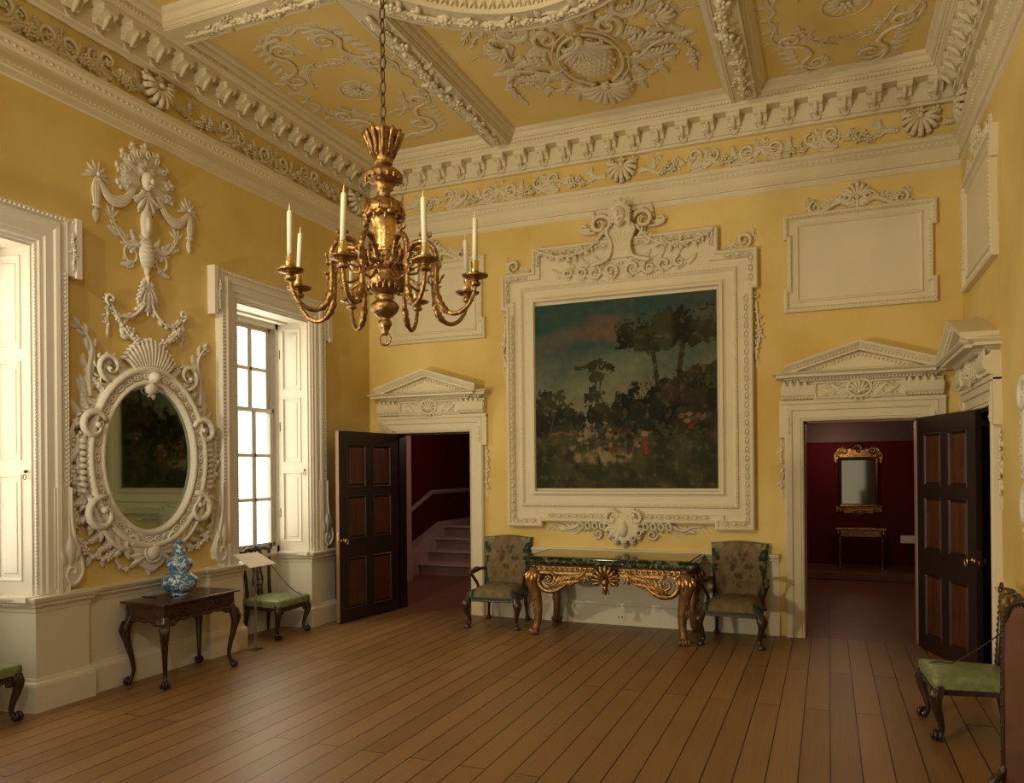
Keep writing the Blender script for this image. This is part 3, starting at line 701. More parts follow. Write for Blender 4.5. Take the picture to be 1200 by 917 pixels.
# ================================================================== doorcases
def doorcase(idx,F,c,leafspec,rev='white',mx=1):
    """F plane; c centre; opening 1.02 wide"""
    dr=root('door_%d'%idx,F(c,0,0),kind='structure'); R0=Vector(dr.location)
    G=lambda u,v,n: tuple(Vector(F(c+u,v,n))-R0)
    hw=.51
    b=MB(G)
    pr=[(0,-.05),(0,.03),(.012,.036),(.025,.03),(.03,.042),(.10,.042),(.11,.058),(.16,.062),(.175,.048),(.18,0)]
    b.sweep([(-hw,0),(-hw,DH),(hw,DH),(hw,0)],pr,False,1)
    b.beads([(-hw-.012,.2),(-hw-.012,DH)],.024,.007,n0=.036); b.beads([(hw+.012,.2),(hw+.012,DH)],.024,.007,n0=.036); b.beads([(-hw,DH+.012),(hw,DH+.012)],.024,.007,n0=.036)
    for s_ in (1,-1):
        x0,x1=sorted((s_*(hw+.165),s_*(hw+.225))); b.box(x0,x1,2.0,DH+.185,0,.055)
        b.garland([(s_*(hw+.135),2.03),(s_*(hw+.14),2.1),(s_*(hw+.13),2.22)],.018,.026,.055)
    b.box(-hw-.225,hw+.225,DH+.17,DH+.205,0,.07)
    b.build('door_frame','plaster',parent=dr)
    # carved drops hanging beside the frame
    for s_ in (1,-1):
        b=MB(G); u=s_*(hw+.205)
        b.garland([(u,1.98),(u+.012*s_,1.8),(u,1.62),(u+.01*s_,1.48)],.032,.045); b.leaf(u,1.49,-pi/2,.12,.04,.02); b.cscroll(u+.01*s_,1.93,pi/2,.035,1,.009,s_,.3,2)
        b.build('carved_drop','plaster',parent=dr)
    # pulvinated frieze blocks, tablet
    z0,z1=DH+.205,2.545
    b=MB(G)
    fp=[(.03,z0),(.075,z0+.01),(.11,z0+.05),(.12,z0+.095),(.105,z0+.14),(.07,z1-.02),(.06,z1)]
    for s_ in (1,-1):
        x0,x1=sorted((s_*.40,s_*.715)); 
        pts=[(p[1],p[0]) for p in fp]+[(z1,0),(z0,0)]
        b.add([(x0,z,n) for z,n in pts]+[(x1,z,n) for z,n in pts],[tuple(range(len(pts))),tuple(range(len(pts),2*len(pts)))]+[(i,(i+1)%len(pts),len(pts)+(i+1)%len(pts),len(pts)+i) for i in range(len(pts))],False)
        for k in range(9): 
            x=x0+.03+k*.032; b.leaf(x,z0+.03+(.05 if k%2 else .01),pi/2+(.5 if k%2 else -.4),.12,.05,.02,.6*(-1)**k,.098)
        b.beads([(x0,z0+.018),(x1,z0+.018)],.03,.012,n0=.082)
    b.box(-.41,.41,z0,z1,0,.085); b.sweep([(-.40,z0+.01),(.40,z0+.01),(.40,z1-.01),(-.40,z1-.01)],[(0,.085),(.0,.105),(.012,.108),(.022,.088)],True,1)
    b.build('frieze_panel','plaster',parent=dr)
    b=MB(shiftF(G,0,z0,.085)); m=.10
    b.tube([(.105*cos(2*pi*i/24),m+.085*sin(2*pi*i/24),.018) for i in range(24)],.017,6,closed=True)
    b.ell((0,m,0),(.09,.07,.035),0,12,6); b.shell(0,m-.045,pi/2,.11,7,2.4,.035)
    for k in range(16): a=2*pi*k/16; b.leaf(.105*cos(a),m+.085*sin(a),a+.6,.05,.022,.02,.4,.01)
    for s_ in (1,-1):
        b.plume([(s_*.10,m-.07),(s_*.18,m-.06),(s_*.25,m),(s_*.30,m+.05)],.010,6,.07,.028,h=.025)
        b.plume([(s_*.12,m-.04),(s_*.17,m+.03),(s_*.20,m+.08)],.008,4,.05,.022,h=.02)
        b.plume([(s_*.10,m-.08),(s_*.22,m-.075),(s_*.34,m-.05)],.008,5,.05,.022,h=.02)
        b.acan(s_*.12,m-.05,(.5 if s_>0 else pi-.5),.17,.10,.03,s_*.4,.01); b.acan(s_*.22,m-.04,(.2 if s_>0 else pi-.2),.14,.08,.025,s_*.5,.01)
    b.build('carved_tablet','plaster',parent=dr)
    # cornice and pediment
    b=MB(G); zc=2.545
    def ring(x0,x1,dp,z): return [(x0,0),(x0,dp),(x1,dp),(x1,0)]
    cp=[(0,0),(.02,.005),(.02,.03),(.045,.04),(.045,.055),(.12,.06),(.12,.10),(.135,.105),(.155,.13),(.155,.14),(0,.145)]
    # swept in plan: (u, n) path, profile offset outwards, height
    H=lambda u,v,n: G(u,n,v)
    q=MB(H); path=[(-.64,0),(-.64,.055),(-.52,.055),(-.52,.10),(.52,.10),(.52,.055),(.64,.055),(.64,0)]
    q.sweep(path,[(o,zc+h*.62) for o,h in cp],False,1)
    q.box(-.64,.64,0,.07,zc,zc+.088); q.box(-.52,.52,0,.11,zc,zc+.088)
    for i in range(34): x=-.5+i*.0303; q.box(x-.009,x+.009,.10,.14,zc+.006,zc+.026)
    for s_ in (1,-1):
        for i in range(4): x=s_*(.56+i*.03); q.box(x-.009,x+.009,.055,.095,zc+.006,zc+.026)
    # raking cornices
    ze=zc+.088; ap=2.90
    tri=[(-.635,ze),(.635,ze),(0,ap-.03)]
    b.prism([(-.60,ze),(.60,ze),(0,ap-.09)],0,.13)
    rp=[(-.01,.12),(-.01,.20),(.012,.205),(.03,.225),(.055,.25),(.075,.255),(.075,0),(-.01,0)]
    # sweep along the rake
    A=[(-.66,ze-.01),(0,ap-.075),(.66,ze-.01)]
    b.sweep(A,rp,False,1)
    b.beads([(-.58,ze+.035),(0,ap-.055)],.034,.012,egg=.8,n0=.215); b.beads([(0,ap-.055),(.58,ze+.035)],.034,.012,egg=.8,n0=.215)
    for i in range(28):
        t=-1+2*(i+.5)/28; x=t*.50; z=ze+(ap-.115-ze)*(1-abs(t)); b.box(x-.008,x+.008,z-.014,z+.006,.12,.15)
    b.build('pediment','plaster',parent=dr); q.build('cornice','plaster',parent=dr)
    return dr,G
def leaf(dr,hinge,ang,w=1.0,h=2.155,flip=1,handle_side=1):
    """six panel mahogany leaf: local u from hinge to free edge, n thickness; ang = plan direction"""
    e=root('door_leaf',tuple(Vector(hinge)-Vector(dr.location))); e.parent=dr; e.rotation_euler=(0,0,ang)
    t=.024
    b=MB(); T=.045
    cols=[(.13,.44),(.56,.87)]; rows=[(.14,.72),(.93,1.42),(1.52,2.0)]
    cols=[(a*w,c*w) for a,c in cols]
    xs=[0,cols[0][0],cols[0][1],cols[1][0],cols[1][1],w]; zs=[0.012]+[q for r in rows for q in r]+[h]
    for i in (0,2,4): b.box(xs[i],xs[i+1],-t,t,zs[0],h)
    for c0,c1 in cols:
        for i in range(0,len(zs),2): b.box(c0,c1,-t,t,zs[i],zs[i+1])
        for r0,r1 in rows: b.box(c0,c1,-t*.45,t*.45,r0,r1)
    for c0,c1 in cols:
        for r0,r1 in rows:
            for s_ in (1,-1):
                q=MB(lambda u,v,n,s_=s_:(u,s_*n,v)); q.sweep([(c0,r0),(c1,r0),(c1,r1),(c0,r1)],[(0,t),(.004,t+.004),(.014,t),(.022,t*.5)],True,1)
                q.beads([(c0+.01,r0),(c0+.01,r1)],.02,.005,n0=t); q.beads([(c1-.01,r0),(c1-.01,r1)],.02,.005,n0=t)
                b.v+= [] ; o=len(b.v); b.v+=q.v; b.f+=[tuple(o+i for i in f) for f in q.f]; b.sm+=q.sm
    b.build('leaf_frame','mahog',parent=e)
    for c0,c1 in cols:
        for r0,r1 in rows:
            q=MB(); 
            q.bbox(c0+.03,c1-.03,-t*.85,t*.85,r0+.03,r1-.03,.012); q.build('door_panel','panel',parent=e)
    q=MB(); q.box(w,w+.003,-t*.98,t*.98,.014,h-.002); q.build('leaf_edge','edge' if flip>0 else 'mahog',parent=e)  # tan strip along the free edge of the first leaf only
    q=MB(); q.box(w+.003,w+.006,-.014,.014,.84,1.02); q.box(w+.006,w+.012,-.006,.006,.9,.93); q.build('lock_plate','brass',parent=e)
    for s_ in (1,-1):
        q=MB(); x=w-.07
        q.tube([(x,s_*t,.93),(x,s_*(t+.045),.93)],.006,6); q.tube([(x+.022*cos(a),s_*(t+.045),.915+.032*sin(a)) for a in [2*pi*i/12 for i in range(12)]],.0055,6,closed=True)
        q.ell((x,s_*t,.93),(.018,.006,.022),0,8,5); q.ell((x+.045,s_*(t+.004),.925),(.009,.006,.022),0,8,5)
        q.build('door_handle','brass',parent=e)
    return e
d1,_=doorcase(1,FB,-4.41,None)
leaf(d1,(-4.90,D-.03,0),math.atan2(-1.02,-.15),1.03,flip=1)
d2,_=doorcase(2,FB,.29,None)
leaf(d2,(.80,D-.075,0),math.atan2(7.17-8.13,1.12-.80),1.03,flip=-1)
d3,_=doorcase(3,FRW,7.24,None)
leaf(d3,(XR+.34,D3[1]-.02,0),-pi/2,.98,flip=-1)
# door reveals
b=MB(); R0=d3.location
b.box(.004,.39,D3[1]-.03-R0.y,D3[1]-.004-R0.y,0,DH); b.box(.004,.39,D3[0]-R0.y,D3[1]-R0.y,DH-.02,DH-.004); b.build('door_reveal','black',parent=d3)  # jamb and head coloured black for the darkness inside this doorway
for (dr,a,c,m) in ((d1,*DO[0],'mahog'),(d2,*DO[1],'lilac')):
    b=MB(); R0=dr.location
    for x0,x1 in ((a-.0,a+.02),(c-.02,c)): b.box(x0-R0.x,x1-R0.x,.045,WT+.01,0,DH)
    b.box(a-R0.x,c-R0.x,.045,WT+.01,DH-.02,DH); b.build('door_reveal',m,parent=dr)

# ================================================================== framed picture
pf=root('picture_frame',(-2.045,D,1.06),'tall white plaster picture frame with a face mask crest around the landscape painting','picture frame'); R0=Vector(pf.location)
G=lambda u,v,n: tuple(Vector(FB(u,v,n))-R0)
out=[(-3.40,1.06),(-2.98,1.06),(-2.98,1.12),(-1.08,1.12),(-1.08,1.06),(-.69,1.06),(-.69,3.53),(-.64,3.53),(-.64,3.94),(-1.03,3.94),(-1.03,4.20),(-3.08,4.20),(-3.08,3.94),(-3.46,3.94),(-3.46,3.53),(-3.40,3.53)]
ib=[(-3.22,1.30),(-.86,1.30),(-.86,3.75),(-3.22,3.75)]
b=MB(G); b.prism([(p[0]*.996+XC*.004,(p[1]-2.6)*.996+2.6) for p in out],.0,.045)
b.sweep(out,[(0,0),(0,.085),(.012,.095),(.03,.095),(.04,.075),(.085,.07),(.095,.045)],True,1)
b.sweep(ib,[(-.02,.045),(-.012,.07),(.012,.075),(.03,.055),(.10,.05),(.12,.062),(.13,.088),(.155,.088),(.165,.06)],True,1)
i2=[(o_[0],o_[1]) for o_ in out]
for i in range(len(out)):
    p,q=Vector(out[i]),Vector(out[(i+1)%len(out)]); d=(q-p).normalized(); nn=Vector((-d.y,d.x))*.062
    if (q-p).length>.15:
        b.beads([p+nn+d*.06,q+nn-d*.06],.092,.030,egg=.62,h=.022,n0=.074)
        L_=(q-p).length-.12; kk=max(1,round(L_/.092))
        for j in range(kk):
            c0_=p+nn+d*(.06+(j+.5)*L_/kk); n2_=Vector((-d.y,d.x))
            b.tube([(*(c0_+d*.040*cos(t)+n2_*.027*sin(t)),.078) for t in [2*pi*i/10 for i in range(10)]],.0055,4,closed=True)
            c1_=c0_+d*.046; b.ell((c1_.x,c1_.y,.076),(.006,.006,.012),0,5,4)
for i in range(4): p,q=Vector(ib[i]),Vector(ib[(i+1)%4]); b.beads([p,q],.030,.011,egg=.8,n0=.072)
b.build('frame_moulding','plaster',parent=pf)
# crest
b=MB(shiftF(G,-2.045,0,0))
z=3.94; n0=.09
b.prism([(-.12,3.98),(.12,3.98),(.10,4.08),(.12,4.20),(.15,4.33),(.07,4.38),(-.07,4.38),(-.15,4.33),(-.12,4.20),(-.10,4.08)],.045,.11)
for k in range(7): b.leaf(0,4.02,pi/2+(k-3)*.2,.26,.045,.035,0,.10)
for k in range(5): b.leaf(0,4.02,-pi/2+(k-2)*.4,.11,.04,.03,0,.06)
for s_ in (1,-1):
    b.tube([(s_*p[0],p[1],.13) for p in spline([(.32,3.92,0),(.14,3.98,0),(.10,4.12,0),(.15,4.26,0),(.12,4.33,0)],5)],.022,6)
    b.cscroll(s_*.24,4.37,pi if s_>0 else 0,.12,1.3,.026,-s_,.25,4,.06,.04)
    b.tube([(s_*p[0],p[1],.05) for p in spline([(.30,4.30,0),(.38,4.30,0),(.46,4.33,0),(.44,4.39,0),(.39,4.37,0)],4)],.015,6)
    b.garland([(s_*.16,4.32),(s_*.26,4.20),(s_*.40,4.10),(s_*.60,4.07),(s_*.78,4.08),(s_*.98,4.17)],.040,.045,.09)
    b.plume([(s_*.98,4.17),(s_*1.0,4.1),(s_*1.03,4.0)],.01,3,.06,.03,h=.03)
    for k,(u,v,r) in enumerate(((.12,3.86,.09),(.30,3.85,.085),(.46,3.87,.07),(.62,3.88,.065))):
        b.cscroll(s_*u,v,(pi/2 if k%2 else -pi/2),r,1.25,.018,s_*(1 if k%2 else -1),.25,5,.035,.05)
    b.plume([(s_*.62,3.86),(s_*.75,3.92),(s_*.86,3.9)],.012,4,.09,.04,h=.03)
    an=lambda a: a if s_>0 else pi-a
    for (uu,vv,aa,L) in ((.05,3.90,.9,.20),(.10,3.82,.1,.18),(.20,3.92,.6,.18),(.26,3.82,-.1,.17),(.38,3.93,.7,.15),(.42,3.82,.1,.17),(.54,3.93,.5,.14),(.58,3.83,.2,.16),(.70,3.86,.5,.14),(.20,4.06,.9,.16),(.17,4.20,.6,.14),(.30,4.40,1.2,.15),(.36,4.33,.1,.14)):
        b.acan(s_*uu,vv,an(aa),L,.10,.04,s_*.6,.05 if vv<3.95 else .03)
    # scrolls on the shoulders
    b.cscroll(s_*1.27,4.03,-pi/2,.085,1.3,.02,s_,.25,4,.04,.02); b.plume([(s_*1.08,3.98),(s_*1.16,3.99),(s_*1.22,4.05)],.015,4,.08,.035,h=.03)
    b.plume([(s_*1.34,4.05),(s_*1.37,4.10),(s_*1.36,4.16)],.01,2,.05,.025,h=.03)
b.build('crest','plaster',parent=pf)
b=MB(shiftF(G,-2.045,4.42,.14))   # mask
b.ell((0,.0,0),(.085,.11,.10),0,16,10); b.ell((0,-.085,.03),(.045,.04,.055),0,10,6)
b.ell((0,.0,.10),(.014,.034,.026),0,8,6); b.ell((0,-.05,.085),(.028,.010,.016),0,8,5); b.ell((0,-.064,.082),(.022,.008,.014),0,8,5)
for s_ in (1,-1): 
    b.ell((s_*.032,.024,.078),(.018,.009,.012),0,8,5); b.ell((s_*.032,.042,.08),(.024,.007,.012),0,8,5); b.ell((s_*.042,-.03,.065),(.026,.026,.024),0,8,5)
    for k in range(5): b.plume([(s_*.04,.07-.03*k),(s_*.09,.08-.035*k),(s_*.12,.04-.045*k)],.02,2,.05,.03,h=.05)
for k in range(7): b.leaf(0,.07,pi*.5+(k-3)*.35,.12,.05,.06,.4*(-1)**k,.02)
b.build('face_mask','plaster',parent=pf)
# side flower drops
for s_ in (1,-1):
    b=MB(shiftF(G,-2.045,0,0)); u=s_*1.385
    b.cscroll(u,3.46,pi/2,.035,1.2,.012,s_,.3,2,.03); b.garland([(u,3.4),(u+.015*s_,3.2),(u+.035*s_,3.05),(u,2.9),(u,2.8)],.035,.05,.01); b.leaf(u,2.82,-pi/2,.12,.04,.02)
    b.build('flower_drop','plaster',parent=pf)
# bottom cartouche
b=MB(shiftF(G,-2.045,0,0))
b.prism([(-.12,1.22),(.12,1.22),(.17,1.12),(.15,1.0),(0,.90),(-.15,1.0),(-.17,1.12)],.0,.11)
b.ell((0,1.05,.11),(.055,.09,.05),0,10,6); b.shell(0,1.13,-pi/2,.25,9,3.0,.09)
for k in range(5):
    a=-pi/2+(k-2)*.5; b.tube([(.19*cos(a)+.032*cos(t),1.12+.19*sin(a)+.036*sin(t),.09) for t in [2*pi*i/12 for i in range(12)]],.009,5,closed=True)
for s_ in (1,-1):
    b.cscroll(s_*.13,1.17,(pi if s_>0 else 0),.09,1.2,.022,-s_,.3,2,.05,.07)
    b.tube([(s_*p[0],p[1],.04) for p in spline([(.16,1.10,0),(.34,1.10,0),(.50,1.09,0),(.62,1.04,0),(.74,1.08,0),(.86,1.09,0)],5)],[.022]*14+[.016]*5+[.010]*5+[.006,.006],6)
    for k in range(9): b.acan(s_*(.18+.055*k),1.10-.004*k,((-.55 if s_>0 else pi+.55)),.15,.09,.035,s_*.6,.01); b.acan(s_*(.2+.055*k),1.08,((-1.2 if s_>0 else pi+1.2)),.09,.06,.03,s_*.6,.01)
    for k in range(4): u=s_*(.24+.082*k); b.tube([(u+.028*cos(t),1.08+.036*sin(t),.085) for t in [2*pi*i/12 for i in range(12)]],.009,5,closed=True)
    b.cscroll(s_*.30,.99,(0 if s_>0 else pi),.06,1.2,.014,-s_,.3,2,.03,.02)
    for k in range(4): b.leaf(s_*(.5+.05*k),1.05,(-1.0 if s_>0 else pi+1.0)+.25*k*s_,.13,.035,.03,s_*.9)
    for k in range(6): b.leaf(s_*(.52+.055*k),1.08,(-.25 if s_>0 else pi+.25),.13,.028,.03,-s_*.9)
b.build('bottom_cartouche','plaster',parent=pf)

def fbm(x,y,o=4,s=0):
    return noise.fractal(Vector((x,y,s)),1.0,2.0,o,noise_basis='PERLIN_ORIGINAL')
def paint(u,v):
    """generic wooded landscape with a resting party, drawn on the canvas"""
    mix=lambda a,b,t:tuple(a[i]+(b[i]-a[i])*max(0,min(1,t)) for i in range(3))
    n1=fbm(u*3,v*3,4,3); n2=fbm(u*9,v*9,5,7); n3=fbm(u*26,v*26,4,1)
    sky=mix((.155,.165,.10),(.030,.062,.058),(v-.42)*2.1+n1*.5); sky=mix(sky,(.14,.085,.055),.65*max(0,fbm(u*2.5+4,v*4,5,9)*1.8-.15)*(1 if v<.92 else .3))
    c=sky
    def blob(x,y,rx,ry,col,ra=.35,so=.12,sc=14):
        if abs(u-x)>rx*2.2 or abs(v-y)>ry*2.2: return
        nonlocal c
        d=((u-x)/rx)**2+((v-y)/ry)**2+ra*(fbm(u*sc+x*9,v*sc,6,int(x*50))*1.9+fbm(u*sc*4,v*sc*4,3,2)*1.1)
        t=(1.0-d)/so
        if t>0: c=mix(c,mix(col,tuple(q*.35 for q in col),.5-n2*1.6+n3*.6),t)
    G1=(.022,.027,.010);G2=(.040,.042,.014);G3=(.012,.016,.008)
    blob(.08,.30,.16,.16,(.028,.033,.016)); blob(.10,.47,.10,.075,G2,.6); blob(.2,.34,.10,.10,(.03,.036,.02))
    for (x,y0,y1,w) in ((.105,.3,.44,.004),(.365,.3,.62,.006),(.39,.3,.60,.004),(.345,.3,.52,.004)):
        if y0<v<y1 and abs(u-x-.01*sin(v*30+x*20))<w: c=(.06,.04,.02)
    blob(.36,.645,.085,.035,G2,.7,.2,18); blob(.37,.60,.05,.03,(.04,.04,.018),.7,.2,18); blob(.33,.50,.04,.05,(.04,.042,.02),.6); blob(.37,.40,.06,.12,(.028,.033,.015),.7)
    hill=.28+.50*max(0,(u-.38))**.62+.04*n2
    if v<hill: c=mix(mix(c,G1,.97),(.13,.075,.03),max(0,n2*1.5+.4*fbm(u*6+v*9,v*3-u*5,3,5)+.5*n3)); c=mix(c,(.045,.05,.018),max(0,-n2*1.6))
    for (x0,x1,y0,y1,w) in ((.70,.66,.50,.80,.012),(.795,.83,.48,.76,.014)):
        if y0<v<y1:
            xx=x0+(x1-x0)*(v-y0)/(y1-y0)
            if abs(u-xx)<w: c=(.030,.022,.012)
    blob(.60,.80,.13,.07,G1,.8,.15,12); blob(.72,.83,.14,.09,G2,.8,.15,12); blob(.88,.82,.15,.10,(.03,.03,.014),.7,.15,12); blob(.66,.75,.12,.045,(.04,.04,.018),.7,.2,14)
    blob(.52,.36,.10,.13,(.03,.034,.014),.8); blob(.66,.42,.14,.14,G3,.7); blob(.9,.44,.2,.16,(.035,.026,.012),.7)
    if v<.27+.03*n2: c=mix(c,mix((.020,.024,.012),(.052,.048,.020),.5+n2*1.4),.92)
    d=((u-.42)/.20)**2+((v-.17)/.05)**2+n2*.8
    if d<1: c=mix(c,(.20,.155,.075),(1-d)*1.6*(.6+n3))
    cols=[(.24,.18,.11),(.20,.035,.025),(.07,.09,.09),(.22,.14,.08),(.10,.06,.03),(.16,.12,.08)]
    r2=random.Random(11)
    for k in range(60):
        x=.22+.42*r2.random(); y=.33-.25*abs(x-.30)*.5-.12*r2.random(); rx=.006+.014*r2.random(); ry=.006+.016*r2.random(); cc=cols[r2.randrange(6)]
        if abs(u-x)<rx*1.5 and abs(v-y)<ry*1.5: blob(x,y,rx,ry,cc,.5,.35,40)
    for k in range(12):
        x=.80+.17*r2.random(); y=.26+.12*r2.random(); cc=cols[r2.randrange(6)]
        if abs(u-x)<.05 and abs(v-y)<.05: blob(x,y,.018,.014,tuple(q*.7 for q in cc),.5,.35,40)
    if v<.6 or u>.45: c=mix(c,(.075,.07,.028),max(0,n3*1.3-.25)*(1 if max(c)<.08 else 0))
    return tuple(max(.002,q*(1+.15*n3)) for q in c)
NXP,NYP=300,310; x0,x1,z0_,z1_=-3.07,-1.05,1.49,3.55
vs=[];cs=[]
for j in range(NYP+1):
    for i in range(NXP+1):
        u,v=i/NXP,j/NYP; vs.append(((u-.5)*(x1-x0),-.060,(v)*(z1_-z0_))); cs.append(paint(u,v))
b=MB(); b.add(vs,[(j*(NXP+1)+i,j*(NXP+1)+i+1,(j+1)*(NXP+1)+i+1,(j+1)*(NXP+1)+i) for j in range(NYP) for i in range(NXP)],True,cs)
b.box((x0-x1)/2,(x1-x0)/2,-.059,-.048,0,z1_-z0_)
b.build('landscape_painting','canvas',loc=((x0+x1)/2,D,z0_),label='large dark landscape painting with tall trees and a resting party in a glade',cat='painting')

# ================================================================== wall tablets
def tablet(F,c,label,w=1.36,z0=3.25,z1=4.22,crest=True):
    r_=root('wall_tablet',F(c,z0,0),label,'plaster panel',group='blank plaster wall tablets'); R0=Vector(r_.location); h=w/2
    G=lambda u,v,n: tuple(Vector(F(c+u,v,n))-R0)
    b=MB(G); o=[(-h,z0),(h,z0),(h,z0+.24),(h-.035,z0+.24),(h-.035,z1-.24),(h,z1-.24),(h,z1),(-h,z1),(-h,z1-.24),(-h+.035,z1-.24),(-h+.035,z0+.24),(-h,z0+.24)]
    b.prism([(p[0]*.994,(p[1]-z0-.48)*.994+z0+.48) for p in o],0,.022); b.sweep(o,[(0,0),(0,.045),(.012,.052),(.03,.05),(.045,.03),(.05,.022)],True,1)
    b.sweep([(-h+.12,z0+.10),(h-.12,z0+.10),(h-.12,z1-.10),(-h+.12,z1-.10)],[(-.005,.022),(0,.036),(.012,.040),(.022,.030),(.03,.012)],True,1)
    for i in range(len(o)):
        p,q=Vector(o[i]),Vector(o[(i+1)%len(o)])
        if (q-p).length>.15: d=(q-p).normalized(); nn=Vector((-d.y,d.x))*.03; b.beads([p+nn,q+nn],.035,.012,egg=.8,n0=.048)
    b.build('tablet_frame','plaster',parent=r_)
    b=MB(shiftF(G,0,z1,0))
    for s_ in (1,-1):
        b.cscroll(s_*.38,.045,pi/2,.075,1.2,.018,-s_,.25,3,.03,.01)
        b.tube([(s_*p[0],p[1],.03) for p in spline([(.12,.08,0),(.2,.06,0),(.30,.01,0),(.40,-.01,0),(.48,.02,0)],4)],[.022]*12+[.018,.015,.012,.01,.008],6)
        b.cscroll(s_*.10,.10,0 if s_>0 else pi,.06,1.2,.016,s_,.25,4,.035,.02)
        b.plume([(s_*.14,.06),(s_*.24,.10),(s_*.33,.06)],.012,4,.08,.035,h=.03)
        b.plume([(s_*.44,.04),(s_*.46,.1),(s_*.43,.16)],.01,3,.06,.025,h=.025)
    b.shell(0,.10,pi/2,.14,7,2.6,.05); b.plume([(0,.08),(0,.0),(0,-.09)],.02,3,.07,.035,h=.035); b.acan(.02,.05,.2,.2,.11,.04,.4,.02); b.acan(-.02,.05,pi-.2,.2,.11,.04,-.4,.02); b.acan(.25,.03,.3,.17,.1,.03,.5,.01); b.acan(-.25,.03,pi-.3,.17,.1,.03,-.5,.01)
    b.build('tablet_crest','plaster',parent=r_)
    return r_
tablet(FB,.29,'blank white plaster tablet above the right doorway of the far wall')
tablet(FB,-4.37,'blank white plaster tablet above the left doorway, partly behind the chandelier')
tablet(FRW,7.24,'blank white plaster tablet high on the right wall, seen edge on')
